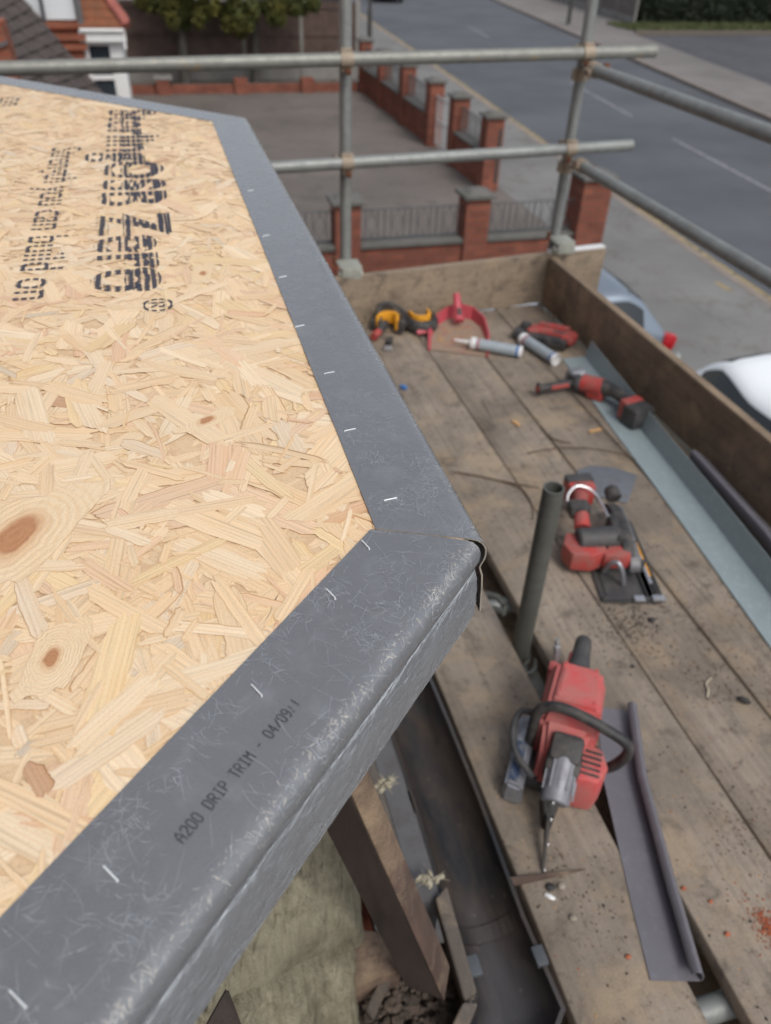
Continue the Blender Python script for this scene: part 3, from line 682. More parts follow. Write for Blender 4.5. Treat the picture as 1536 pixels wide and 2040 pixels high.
# ---------------------------------------------------------------- cars
def car(label, paintm, loc, rz, Lc=3.75, Wc=1.6, Hc=1.42, kind='hatch', spoiler=True):
    t = thing('parked_car', label, 'car', loc, 'cars parked below and on the road'); t.rotation_euler = (0, 0, rz)
    X = [0, .10, .20, .42, .62, 1.05, 1.55, 2.05, 2.35, 2.75, 2.95, 3.45, 3.65, Lc]
    top = [.62, .80, .98, 1.26, 1.37, Hc, Hc + .01, Hc - .03, Hc - .10, 1.10, .98, .88, .74, .52]
    belt = [.60, .78, .92, .95, .96, .94, .92, .90, .89, .90, .90, .84, .70, .50]
    wk = [.80, .92, .96, .98, 1, 1, 1, 1, 1, .99, .98, .94, .86, .74]
    hw = Wc / 2; body = bmesh.new(); rows = []
    def cr(A_, i_, t_):
        p0, p1, p2, p3 = A_[max(i_ - 1, 0)], A_[i_], A_[i_ + 1], A_[min(i_ + 2, len(A_) - 1)]
        lin = p1 + (p2 - p1) * t_; cur = .5 * (2 * p1 + (p2 - p0) * t_ + (2 * p0 - 5 * p1 + 4 * p2 - p3) * t_ * t_ + (3 * p1 - p0 - 3 * p2 + p3) * t_ ** 3)
        return lin * .35 + cur * .65
    XX, TT, BB, KK = [], [], [], []
    for i_ in range(len(X) - 1):
        for q_ in range(4): t_ = q_ / 4; XX.append(X[i_] + (X[i_ + 1] - X[i_]) * t_); TT.append(cr(top, i_, t_)); BB.append(cr(belt, i_, t_)); KK.append(cr(wk, i_, t_))
    XX.append(X[-1]); TT.append(top[-1]); BB.append(belt[-1]); KK.append(wk[-1]); X, top, belt, wk = XX, TT, BB, KK
    for x, tp, bl, k in zip(X, top, belt, wk):
        w_ = hw * k; gh = max(0, tp - bl); in_ = w_ * (.97 - .22 * min(1, gh / .45)); tp2 = max(bl + .012, tp - .09 * min(1, gh / .3 + .15)); dz = tp - tp2
        half = [(w_ * .86, .20), (w_ * .97, .34), (w_, .58), (w_ * .985, bl * .93), (w_ * .965, bl), (in_, tp2), (in_ * .93, tp2 + dz * .45), (in_ * .78, tp2 + dz * .78), (in_ * .45, tp2 + dz * .95 + .002), (0, max(tp, tp2 + .01))]
        ring = [(x, y, z) for (y, z) in half] + [(x, -y, z) for (y, z) in half[-2::-1]]
        rows.append([body.verts.new(p) for p in ring])
    nn = len(rows[0]); glass = []
    for i in range(len(rows) - 1):
        gh = min(top[i] - belt[i], top[i + 1] - belt[i + 1]); slope = abs(top[i + 1] - top[i]) / (X[i + 1] - X[i]); xm = (X[i] + X[i + 1]) / 2
        for j in range(nn - 1):
            f = body.faces.new((rows[i][j], rows[i][j + 1], rows[i + 1][j + 1], rows[i + 1][j]))
            side = j in (4, nn - 6); topc = 6 <= j <= nn - 8
            if side and gh > .12 and .42 < xm < 2.85 and not (1.50 < xm < 1.66): glass.append(f)
            if topc and .3 < slope and gh > .06 and (xm < .62 or xm > 2.3): glass.append(f)
    body.faces.new(rows[0][::-1]); body.faces.new(rows[-1]); body.faces.new([r_[0] for r_ in rows] + [r_[-1] for r_ in rows[::-1]])
    bmesh.ops.recalc_face_normals(body, faces=body.faces[:])
    # window panes inset from the body
    bmesh.ops.inset_region(body, faces=glass, thickness=.022, depth=-.004, use_boundary=True, use_even_offset=True)
    for f in glass: f.material_index = 1
    gb = body.copy(); bmesh.ops.delete(gb, geom=[f for f in gb.faces if f.material_index == 0], context='FACES')
    bmesh.ops.delete(body, geom=[f for f in body.faces if f.material_index == 1], context='FACES')
    for f in gb.faces: f.material_index = 0
    finish(body, 50); me = bpy.data.meshes.new('body'); body.to_mesh(me); body.free(); me.materials.append(paintm); o = bpy.data.objects.new('body', me); COL.objects.link(o); o.parent = t
    # every pane an object of its own
    left = set(gb.faces)
    while left:
        seed = left.pop(); isl = {seed}; st = [seed]
        while st:
            f = st.pop()
            for e in f.edges:
                for g_ in e.link_faces:
                    if g_ in left: left.discard(g_); isl.add(g_); st.append(g_)
        wb = bmesh.new(); mp = {}
        for f in isl:
            vs_ = []
            for v in f.verts:
                if v not in mp: mp[v] = wb.verts.new(v.co)
                vs_.append(mp[v])
            wb.faces.new(vs_)
        finish(wb, 50); me = bpy.data.meshes.new('window'); wb.to_mesh(me); wb.free(); me.materials.append(M['carglass']); o = bpy.data.objects.new('window', me); COL.objects.link(o); o.parent = t
    gb.free()
    def lp(nm, mb, mm):
        bm = mb.bm; finish(bm); me = bpy.data.meshes.new(nm); bm.to_mesh(me); bm.free(); me.materials.append(mm); o = bpy.data.objects.new(nm, me); COL.objects.link(o); o.parent = t; return o
    for sx in (.68, 2.98):
        for sy in (-1, 1):
            q = MB(); q.cyl((sx, sy * (hw - .17), .3), (sx, sy * (hw + .01), .3), .30, bev=.03, n=28); wl_ = lp('wheel', q, M['tyre'])
            q = MB(); q.cyl((sx, sy * (hw - .02), .3), (sx, sy * (hw + .018), .3), .19, bev=.01, n=20); o = lp('rim', q, M['silver']); o.parent = wl_
    for sy in (-1, 1):
        q = MB(); q.box((.14, sy * hw * .90, .84), (.16, .13, .17), Matrix.Rotation(RAD(-8), 3, 'Y'), .05); lp('tail_lamp', q, M['lamp'])
        q = MB(); q.box((Lc - .20, sy * hw * .72, .62), (.30, .26, .15), Matrix.Rotation(RAD(12), 3, 'Y'), .04); lp('headlamp', q, M['lampc'])
        q = MB(); q.ball((2.45, sy * (hw + .08), .96), (.06, .10, .07)); lp('door_mirror', q, paintm)
    q = MB(); q.box((-.01, 0, .42), (.22, Wc * .92, .34), None, .06); lp('rear_bumper', q, M['dgrey'] if kind == 'dark' else M['downpipe'])
    if spoiler: q = MB(); q.box((.50, 0, Hc - .075), (.30, Wc * .70, .035), Matrix.Rotation(RAD(-10), 3, 'Y'), .015); lp('spoiler', q, paintm)
    q = MB(); q.box((1.3, hw * .99, .80), (.16, .02, .03)); lp('door_handle', q, M['dgrey'])
    return t
# silver hatchback, nose to the house (local +x points to -X)
car('silver blue hatchback with a red tail lamp parked nose in beyond the end toe board', M['car_silver'], (4.86, 6.90, ZG), RAD(180), 3.7, 1.55, 1.36, 'hatch', False)
car('white car parked alongside the scaffold below the side toe board', M['car_white'], (5.00, 5.45, ZG), RAD(-90), 4.1, 1.80, 1.30, 'hatch', False)
p = at(757, 3, ZG); car('black car driving away far up the road at the top edge', M['car_black'], (p.x + .6, p.y + .3, ZG - .1), RAD(80), 4.0, 1.75, 1.45, 'dark')
# ================================================================== FLAT ROOF IN THE FOREGROUND
XF, CB, CF = 0.203, 0.212, 2.135        # crease lines: x = XF ; y = x + CB ; x + y = CF
FL = 0.081                              # flange width
s2 = math.sqrt(2)
Bc = Vector((XF, XF + CB, ZR)); Ac = Vector((XF, CF - XF, ZR))
def vcol(bm): return bm.loops.layers.float_color.new('Col'), bm.loops.layers.uv.new('UVMap')
t_deck = thing('roof_board', 'pale oriented strand board deck of the flat bay roof printed with dark lettering', 'board', (-.3, 1.1, ZR - .02))
b = MB(); ins = .012
outl = [(XF - ins, XF + CB + .0 + ins * .4), (XF - ins, CF - XF - ins * .4), (-.95, CF + .95 - ins * 1.4), (-.95, -.95 + CB + ins * 1.4)]
b.prism(outl, ZR - .020, ZR - .0012)
base_ob = part('core', b, M['corewood'], t_deck)
b = MB(); outl2 = [(XF - .03, XF + CB + .012), (XF - .03, CF - XF - .012), (-.93, CF + .90), (-.93, -.93 + CB + .04)]
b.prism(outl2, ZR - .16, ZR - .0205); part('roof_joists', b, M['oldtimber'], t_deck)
# strands
PAL = [((.81, .63, .41), 7), ((.83, .665, .45), 6), ((.79, .60, .385), 5), ((.81, .635, .37), 2.5), ((.77, .56, .385), 2.5), ((.85, .72, .53), 3), ((.72, .48, .32), .7), ((.63, .57, .47), .35), ((.50, .28, .16), .14), ((.77, .66, .51), .8)]
PW = [p[1] for p in PAL]
def strand_outline(L, w, r):
    # one splintered chip outline in its own (u, v) metres
    n = 9; bow = r.uniform(-.04, .04) * L; ta, tb = r.uniform(-.5, .5) * w, r.uniform(-.5, .5) * w; amp = min(.0013, w * .08)
    def prof(sd, ph):
        out = []
        for k in range(n + 1):
            f = k / n; ed = min(1, min(f, 1 - f) * 7 + ph)
            out.append((f, w / 2 * ed + amp * (noise.noise(Vector((f * 6, sd, 0))) * 1.6 + r.gauss(0, .35))))
        return out
    s1, s2_ = r.uniform(0, 99), r.uniform(0, 99); lo = prof(s1, r.uniform(.35, 1)); hi = prof(s2_, r.uniform(.35, 1)); pts = []
    for f, h in lo: pts.append((-L / 2 + L * f + ta * (1 - f) * .6 - tb * f * .6, -h + bow * math.sin(f * math.pi)))
    m_ = r.randint(3, 7); sp = min(.009, L * .12)
    for k in range(1, m_): f = k / m_; pts.append((L / 2 - tb * .6 * (1 - 2 * f) + r.uniform(-1, 1) * sp * (1 if k % 2 else .5), (-lo[-1][1]) + (lo[-1][1] + hi[-1][1]) * f))
    for f, h in hi[::-1]: pts.append((-L / 2 + L * f - ta * (1 - f) * .6 + tb * f * .6, h + bow * math.sin(f * math.pi)))
    for k in range(1, m_): f = k / m_; pts.append((-L / 2 - ta * .6 * (1 - 2 * f) + r.uniform(-1, 1) * sp * (1 if k % 2 else .5), hi[0][1] - (lo[0][1] + hi[0][1]) * f))
    return pts
rs = random.Random(5)
sb = bmesh.new(); CL, UV = vcol(sb)
def inside(x, y, m_=0.02):
    return x < XF - m_ and y > x + CB + m_ * 1.4 and x + y < CF - m_ * 1.4 and x > -.8
def put_strand(bm, CLr, UVr, cx, cy, ang, L, w, z, col, r, crack_shade=True, tilt=.0001, shift=None):
    ca, sa = math.cos(ang), math.sin(ang); pts = strand_outline(L, w, r)
    for (px, py) in ((0, 0), (L / 2, 0), (-L / 2, 0)):
        if not inside(cx + ca * px, cy + sa * px, .018 + w / 2): return False
    ou, ov = r.uniform(-9, 9), r.uniform(-9, 9)
    if shift: ou, ov = shift
    def emit(pts, z, col, jit):
        vs = [bm.verts.new((cx + ca * a - sa * c, cy + sa * a + ca * c, z + (r.uniform(-jit, jit) if jit else 0))) for (a, c) in pts]
        f = bm.faces.new(vs)
        for lpp, (a, c) in zip(f.loops, pts): lpp[CLr] = (*col, 1); lpp[UVr].uv = (a + ou, c + ov)
    if crack_shade:
        dx, dy = r.gauss(0, .0004), r.gauss(0, .0005); k = 1.0 + .0008 / L; kw = 1 + .0007 / w  # darker outline under each strand: crack and edge shadow put into the colour
        emit([(a * k + dx, c * kw + dy) for (a, c) in pts], z - .000008, tuple(a * b for a, b in zip(col, (.70, .58, .47))) if r.random() < .12 else tuple(a * b for a, b in zip(col, (.96, .92, .86))), 0)
    emit(pts, z, col, 0); return True
N = 10500
for i in range(N):
    z = ZR - .0011 + .0014 * i / N
    x = rs.uniform(-.62, XF); y = rs.uniform(.08, CF + .6)
    near = y < .9
    q = rs.random()
    if q < .34: L, w = rs.uniform(.012, .045), rs.uniform(.003, .011)
    elif q < .44: L, w = rs.uniform(.04, .10), rs.uniform(.002, .006)
    elif q < .84: L, w = rs.uniform(.04, .09), rs.uniform(.008, .019)
    else: L, w = rs.uniform(.07, .125), rs.uniform(.016, .032)
    ang = rs.gauss(RAD(105), RAD(50)) if rs.random() < .6 else rs.uniform(0, math.pi)
    if i > N * .93: L *= .55; w *= .6
    col = rs.choices(PAL, PW)[0][0]; kk_ = rs.uniform(.95, 1.05); col = tuple(min(1, (.72 * a + .28 * b_) * kk_) for a, b_ in zip(col, (.89, .73, .53)))
    L *= .9; w *= .88
    put_strand(sb, CL, UV, x, y, ang, L, w, z, col, rs)
me = bpy.data.meshes.new('strands'); sb.to_mesh(me); sb.free(); me.transform(Matrix.Translation(-t_deck.location)); me.materials.append(M['osb'])
so_ = bpy.data.objects.new('strands', me); COL.objects.link(so_); so_.parent = t_deck
kb = bmesh.new(); CL2, UV2 = vcol(kb)
for (u, v, ang, L, w, k) in ((36, 1068, 62, .130, .068, 1.0), (104, 1312, 75, .060, .032, .34), (412, 838, 35, .06, .018, .34), (405, 545, 80, .07, .025, .3)):
    p = at(u, v, ZR); pts = strand_outline(L, w, rs); a = RAD(ang); ca, sa = math.cos(a), math.sin(a)
    for (kk, dz, cc) in ((1.0, .00034, (.82, .66, .45)), (1.008, .00033, (.62, .45, .3))):
        vs = [kb.verts.new((p.x + (ca * x - sa * y) * kk, p.y + (sa * x + ca * y) * kk, ZR + dz)) for (x, y) in pts]
        f = kb.faces.new(vs)
        for lpp, (x, y) in zip(f.loops, pts): lpp[CL2] = (*cc, 1); lpp[UV2].uv = (x / k, y / k)
me = bpy.data.meshes.new('knot_strands'); kb.to_mesh(me); kb.free(); me.transform(Matrix.Translation(-t_deck.location)); me.materials.append(M['osbk'])
o = bpy.data.objects.new('knot_strands', me); COL.objects.link(o); o.parent = t_deck

# printed lettering on the board
def text_part(name, body, origin, xdir, size, mat, parent, z, xs=1.0, bold=0, end=False, shear=0):
    cu = bpy.data.curves.new('t', 'FONT'); cu.body = body; cu.size = size; cu.offset = bold; cu.space_character = 1.02; cu.shear = shear
    to = bpy.data.objects.new('t', cu); COL.objects.link(to)
    dg = bpy.context.evaluated_depsgraph_get(); me = bpy.data.meshes.new_from_object(to.evaluated_get(dg)); bpy.data.objects.remove(to)
    xd = Vector((*xdir, 0)).normalized(); yd = Vector((-xd.y, xd.x, 0)); w_ = max((v.co.x for v in me.vertices), default=0)
    off = -w_ if end else 0
    me.transform(Matrix(((xs, 0, 0, off * xs), (0, 1, 0, 0), (0, 0, 1, 0), (0, 0, 0, 1))))
    o = bpy.data.objects.new(name, me); COL.objects.link(o); me.materials.clear(); me.materials.append(mat)
    L = Matrix(((xd.x, yd.x, 0, origin[0]), (xd.y, yd.y, 0, origin[1]), (0, 0, 1, z), (0, 0, 0, 1)))
    # the object keeps its own frame so that the ink pattern follows the letters
    o.matrix_basis = parent.matrix_basis.inverted() @ L; o.parent = parent
    return o
ZT = ZR + .00055
q1 = at(183, 585, ZR); q2 = at(216, 215, ZR); dr = (q1 - q2)
text_part('lettering', 'SterlingOSB Zero', (q1.x, q1.y), (dr.x, dr.y), .150, M['ink'], t_deck, ZT, .98, .002, True)
q3 = at(255, 583, ZR); q4 = at(240, 240, ZR); dr2 = (q3 - q4)
text_part('lettering', 'SterlingOSB Zero', (q3.x, q3.y), (dr2.x, dr2.y), .085, M['ink2'], t_deck, ZT + .00004, 1.72, .003, True)
q5 = at(283, 598, ZR); text_part('lettering', '\u00ae', (q5.x, q5.y), (dr.x, dr.y), .05, M['ink2'], t_deck, ZT + .00003, 1.0, .0006)
q6 = at(22, 600, ZR); q7 = at(112, 262, ZR); dr3 = (q6 - q7)
text_part('lettering', 'Strength you can build on', (q6.x, q6.y), (dr3.x, dr3.y), .082, M['ink2'], t_deck, ZT + .00002, .86, .0004, True)
q8 = at(-8, 240, ZR); text_part('lettering', 'on', (q8.x - .02, q8.y + .25), (dr3.x, dr3.y), .10, M['ink'], t_deck, ZT + .00002, 1, .0006)

# ---------------------------------------------------------------- drip trims
PROF = [(-FL, .0), (-.06, .0), (-.03, .0), (-.0125, .0), (-.0075, -.0007), (-.0038, -.0026), (-.0014, -.0056), (-.0002, -.0095), (.0, -.0145), (-.0008, -.020), (-.0023, -.0245), (-.0030, -.0275), (-.0022, -.0305), (-.0004, -.036), (.0006, -.048), (.0012, -.062), (.0020, -.076)]
TH = .0013
def prof_normals(pr):
    ns = []
    for i in range(len(pr)):
        a = pr[max(i - 1, 0)]; c = pr[min(i + 1, len(pr) - 1)]; d = Vector((c[0] - a[0], c[1] - a[1])).normalized(); ns.append(Vector((-d.y, d.x)) if True else d)
    return ns
PN = prof_normals(PROF)
ARC = [0]
for a, c in zip(PROF[:-1], PROF[1:]): ARC.append(ARC[-1] + math.hypot(c[0] - a[0], c[1] - a[1]))
def prof_at(t_):
    for i in range(len(ARC) - 1):
        if t_ <= ARC[i + 1]:
            f = (t_ - ARC[i]) / (ARC[i + 1] - ARC[i]); return (PROF[i][0] + (PROF[i + 1][0] - PROF[i][0]) * f, PROF[i][1] + (PROF[i + 1][1] - PROF[i][1]) * f), (PN[i] * (1 - f) + PN[i + 1] * f).normalized()
    return PROF[-1], PN[-1]
class Trim:
    """crease starts at P0, runs along d (unit), outward o (unit); ends cut by mitres: s = s0 + m0*off, s = s1 + m1*off (off negative inwards)"""
    def __init__(s, P0, d, o, s0, m0, s1, m1, z=ZR + .0013):
        s.P0, s.d, s.o, s.s0, s.m0, s.s1, s.m1, s.z = Vector(P0), Vector(d), Vector(o), s0, m0, s1, m1, z
        s.nose = 0; s.skip = None
    def pt(s, sv, off, zz): p = s.P0 + s.d * sv + s.o * off; return Vector((p.x, p.y, s.z + zz))
    def ends(s, off): return s.s0 + s.m0 * off + s.nose * max(0, min(1, (off + .018) / .016)), s.s1 + s.m1 * off
    def build(s, seed, sag=.0012):
        b = MB(); bm = b.bm; nl = 60; r = random.Random(seed); g = []
        for lay in (0, 1):
            rows = []
            for i, ((o_, z_), n_) in enumerate(zip(PROF, PN)):
                oo = o_ - n_.x * TH * lay; zz = z_ - n_.y * TH * lay * .8; a, c = s.ends(o_)
                rows.append([])
                for k in range(nl + 1):
                    sv = a + (c - a) * k / nl
                    wv = noise.noise(Vector((sv * 5, seed, i * .25))) * .0006 if i > 3 else noise.noise(Vector((sv * 3, seed, 0))) * .00035
                    rows[-1].append(bm.verts.new(s.pt(sv, oo + (wv * .3 if i > 4 else 0), zz + abs(wv) * .25)))
            g.append(rows)
        for lay in (0, 1):
            R = g[lay]
            for i in range(len(R) - 1):
                for k in range(nl): bm.faces.new((R[i][k], R[i][k + 1], R[i + 1][k + 1], R[i + 1][k]))
        ef = []
        T, U = g
        for i in range(len(T) - 1):
            for k in (0, nl): ef.append(bm.faces.new((T[i][k], T[i + 1][k], U[i + 1][k], U[i][k])))
        for k in range(nl):
            for i in (0, len(T) - 1): ef.append(bm.faces.new((T[i][k], T[i][k + 1], U[i][k + 1], U[i][k])))
        bmesh.ops.recalc_face_normals(bm, faces=bm.faces[:])
        for f in ef: f.material_index = 1
        return b
    def fibres(s, n, seed, fr=0.0, smin=None, smax=None):
        bm = bmesh.new(); r = random.Random(seed)
        def rib(pts, w, mi):
            vs = []
            for i, (sv, tv) in enumerate(pts):
                a = pts[max(i - 1, 0)]; c = pts[min(i + 1, len(pts) - 1)]; dx, dy = c[0] - a[0], c[1] - a[1]; L = math.hypot(dx, dy) or 1; nx, ny = -dy / L, dx / L
                ww = w * (.35 if i in (0, len(pts) - 1) else 1); row = []
                for sg in (-1, 1):
                    tt = min(max(tv + ny * ww * sg, .0004), ARC[-1] - .0002); ss = sv + nx * ww * sg; (o_, z_), nn = prof_at(tt)
                    lo, hi = s.ends(o_); ss = min(max(ss, lo), hi); lift = .00013 + (.0007 if mi == 2 and i == len(pts) - 1 else 0)
                    row.append(bm.verts.new(s.pt(ss, o_ + nn.x * (lift + (.0005 if o_ > -.012 else .0)), z_ + nn.y * lift + (.0005 if o_ < -.004 else .0))))
                vs.append(row)
            for a, c in zip(vs[:-1], vs[1:]):
                f = bm.faces.new((a[0], a[1], c[1], c[0])); f.material_index = mi - 1
        lo, hi = s.ends(0); lo = smin if smin is not None else lo; hi = smax if smax is not None else hi
        cl = [(r.uniform(lo, hi), r.uniform(0, FL)) for _ in range(int(n / 110) + 3)]
        for i in range(n):
            q = r.random()
            if q < .30:
                c = r.choice(cl); sv, tv = r.gauss(c[0], .009), r.gauss(c[1], .009); an = r.uniform(0, 6.28); L = r.uniform(.003, .013); cu = r.gauss(0, .8); w = r.uniform(.00005, .00013); mi = 1
            elif q < .36:
                sv, tv = r.uniform(lo, hi), r.uniform(0, FL * .95); an = r.uniform(0, 6.28); L = r.uniform(.008, .040); cu = r.gauss(0, .5); w = r.uniform(.00004, .00010); mi = 1
            elif q < .64:
                sv, tv = r.uniform(lo, hi), r.gauss(FL - .006, .0028)
                if noise.noise(Vector((sv * 22, seed, 0))) < r.uniform(-.35, .35): continue
                an = r.gauss(1.0, .7); L = r.uniform(.0015, .0065); cu = r.gauss(0, .6); w = r.uniform(.00004, .00013); mi = 2
            elif q < .72:
                sv, tv = r.uniform(lo, hi), r.gauss(ARC[11], .0012); an = r.gauss(0, .12); L = r.uniform(.004, .03); cu = r.gauss(0, .1); w = r.uniform(.00012, .0003); mi = 1
            else:
                sv, tv = r.uniform(lo, hi), r.uniform(ARC[8], ARC[-1]); an = r.gauss(.15, .25); L = r.uniform(.004, .022); cu = r.gauss(0, .3); w = r.uniform(.00006, .00016); mi = 1
            if not (0 < tv < ARC[-1]): continue
            if s.skip and mi == 1 and s.skip[0] < sv < s.skip[1] and s.skip[2] < tv < s.skip[3] : continue
            pts = []; n_ = 5
            for k in range(n_): pts.append((sv, tv)); sv += math.cos(an) * L / n_; tv += math.sin(an) * L / n_; an += cu / n_
            rib(pts, w, mi)
        # small paint free dust scuffs along the crease
        return bm
Mg = [M['grp'], M['grp_edge']]
def make_trim(name, label, T, nf, seed, smin=None, smax=None):
    t = thing(name, label, 'roof trim', T.pt(0, 0, -.04), 'glassfibre drip trims around the flat roof')
    o = part('profile', T.build(seed), Mg, t, 40)
    fb = T.fibres(nf, seed, 0, smin, smax); me = bpy.data.meshes.new('surface_fibres'); fb.to_mesh(me); fb.free(); me.transform(Matrix.Translation(-t.location))
    me.materials.append(M['fibre']); me.materials.append(M['fibre2']); o = bpy.data.objects.new('surface_fibres', me); COL.objects.link(o); o.parent = t; o['kind'] = 'stuff'
    return t
tg = math.tan(RAD(22.5))
dn = Vector((-1, -1, 0)) / s2; on = Vector((1, -1, 0)) / s2
T1 = Trim(Bc, dn, on, .0016, -tg, 1.2, 0)                     # near trim, running back towards the camera's left
T2 = Trim(Ac, Vector((0, -1, 0)), Vector((1, 0, 0)), .0008, -tg, (Ac - Bc).length, tg)  # front trim
T3 = Trim(Ac, Vector((-1, 1, 0)) / s2, Vector((1, 1, 0)) / s2, -.0008 + .0016, -tg, 1.25, 0)  # far trim
# the front trim's nose stands a little proud of the near trim's end
T2.P0 = T2.P0 + Vector((.0009, 0, 0)); T2.s1 += .0035
T1.s0 += .0024; T1.z -= .0004; T1.nose = .0028
wa, wb_ = at(366, 1683, ZR), at(603, 1402, ZR); sk = sorted(((w_ - T1.P0).dot(T1.d) for w_ in (wa, wb_))); tk = [FL + (w_ - T1.P0).dot(T1.o) for w_ in (wa, wb_)]
T1.skip = (sk[0] - .01, sk[1] + .01, min(tk) - .024, max(tk) + .012)
tr1 = make_trim('drip_trim', 'near grey drip trim with the printed lettering, running to the bottom left corner', T1, 5200, 21, 0, .62)
tr2 = make_trim('drip_trim', 'middle grey drip trim along the front edge of the roof, farther side of the mitred corner', T2, 6500, 22)
tr3 = make_trim('drip_trim', 'far grey drip trim across the back edge under the scaffold rail', T3, 500, 23)
def staple(u, v, tr, du, dv):
    p = at(u, v, ZR + .0016); q = at(u + du, v + dv, ZR + .0016); d = (q - p).normalized(); a = p - d * .0055; c = p + d * .0055
    b = MB(); up = Vector((0, 0, .0009)); b.tube([a - up, a + up * .4, p + up * .55, c + up * .4, c - up], .00058, 6)
    part('staple', b, M['staple'], tr)
for (u, v) in ((220, 1740), (511, 1375), (659, 1183), (728, 1085), (35, 1990)): staple(u, v, tr1, 25, 26)
for (u, v) in ((778, 995), (697, 857), (656, 743), (597, 650), (563, 552), (530, 470), (500, 380)): staple(u, v, tr2, 24, -5)
# dot printed lettering drawn with single strokes
GL = {'A': [[(0, 0), (0, .6), (.3, 1), (.6, .6), (.6, 0)], [(0, .42), (.6, .42)]], '2': [[(0, .8), (.15, 1), (.45, 1), (.6, .8), (.6, .6), (0, 0), (.6, 0)]],
      '0': [[(.15, 0), (0, .2), (0, .8), (.15, 1), (.45, 1), (.6, .8), (.6, .2), (.45, 0), (.15, 0)]], 'D': [[(0, 0), (0, 1), (.4, 1), (.6, .8), (.6, .2), (.4, 0), (0, 0)]],
      'R': [[(0, 0), (0, 1), (.45, 1), (.6, .85), (.6, .65), (.45, .5), (0, .5)], [(.3, .5), (.6, 0)]], 'I': [[(.1, 0), (.5, 0)], [(.3, 0), (.3, 1)], [(.1, 1), (.5, 1)]],
      'P': [[(0, 0), (0, 1), (.45, 1), (.6, .85), (.6, .62), (.45, .48), (0, .48)]], 'T': [[(0, 1), (.6, 1)], [(.3, 1), (.3, 0)]], 'M': [[(0, 0), (0, 1), (.3, .55), (.6, 1), (.6, 0)]],
      '-': [[(.1, .5), (.5, .5)]], '4': [[(.45, 0), (.45, 1), (0, .35), (.6, .35)]], '/': [[(0, .1), (.6, .9)]], '9': [[(.1, 0), (.4, 0), (.6, .3), (.6, .8), (.45, 1), (.15, 1), (0, .8), (0, .6), (.15, .45), (.6, .5)]], ' ': [],
      '.': [[(.05, 0), (.12, .14)], [(.3, .4), (.35, .5)], [(.3, .65), (.35, .75)]], '1': [[(.3, .05), (.42, .95)]]}
b = MB(); bm = b.bm
w0 = at(366, 1683, ZR); w1 = at(603, 1402, ZR); dd = (w1 - w0); txt = 'A200 DRIP TRIM - 04/09.1'; Lt = dd.length; dd.normalize(); up_ = Vector((-dd.y, dd.x, 0)); ch = Lt / len(txt); hh = ch * 1.6
r = random.Random(2); zt_ = ZR + .0013 + .0004
for i, chv in enumerate(txt):
    for st in GL[chv]:
        for (a, c) in zip(st[:-1], st[1:]):
            A1 = w0 + dd * (i * ch + a[0] * ch * 1.1) + up_ * (a[1] * hh); C1 = w0 + dd * (i * ch + c[0] * ch * 1.1) + up_ * (c[1] * hh); sd_ = (C1 - A1).normalized(); nn = Vector((-sd_.y, sd_.x, 0)) * .00029; e = sd_ * .0003
            zz = zt_ + r.uniform(0, .00002); vs = [A1 - nn - e, C1 - nn + e, C1 + nn + e, A1 + nn - e]
            bm.faces.new([bm.verts.new((p.x, p.y, zz)) for p in vs])
part('lettering', b, M['inkt'], tr1)
# ================================================================== BAY BELOW THE ROOF
def rpx(u, v, z): return at(u, v, z)
t = thing('bay_wall', 'dark brick wall of the lower bay in the shadow beneath the roof', 'wall', (-.3, 1.1, -3))
b = MB(); b.prism([(.262, .50), (.262, 1.95), (-.9, 3.1), (-.9, -.66)], ZG, -1.66); part('wall', b, M['brickold'], t)
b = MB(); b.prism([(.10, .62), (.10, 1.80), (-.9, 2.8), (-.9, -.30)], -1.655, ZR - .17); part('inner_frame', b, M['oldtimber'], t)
t = thing('fascia_board', 'grey fascia board behind the old gutter under the roof edge', 'fascia', (.29, 1.1, -1.5))
b = MB(); b.hexa([(.268, .62, -1.66), (.318, .62, -1.66), (.318, 2.0, -1.66), (.268, 2.0, -1.66), (.268, .62, -1.44), (.318, .62, -1.44), (.318, 2.0, -1.44), (.268, 2.0, -1.44)], .003); part('board', b, M['lead'], t)
b = MB(); b.hexa([(.235, .60, -1.50), (.262, .60, -1.50), (.262, 2.0, -1.50), (.235, 2.0, -1.50), (.232, .60, -1.385), (.262, .60, -1.40), (.262, 2.0, -1.40), (.232, 2.0, -1.385)], .003); part('lead_flashing', b, M['lath'], t)
# grey lath with its cut mitre
t = thing('timber_lath', 'narrow grey lath beside the gutter with a mitred corner at the bottom', 'lath', (.31, .5, -1.45))
b = MB(); z = -1.42
p = [rpx(868, 1790, z), rpx(890, 1765, z), rpx(950, 1975, z), rpx(925, 1992, z)]
b.hexa([q - Vector((0, 0, .035)) for q in p] + p, .002); part('long_piece', b, M['lath'], t)
b = MB(); p = [rpx(923, 1996, z), rpx(952, 1998, z), rpx(925, 2060, z), rpx(892, 2060, z)]
b.hexa([q - Vector((0, 0, .035)) for q in p] + p, .002); part('short_piece', b, M['lath'], t)
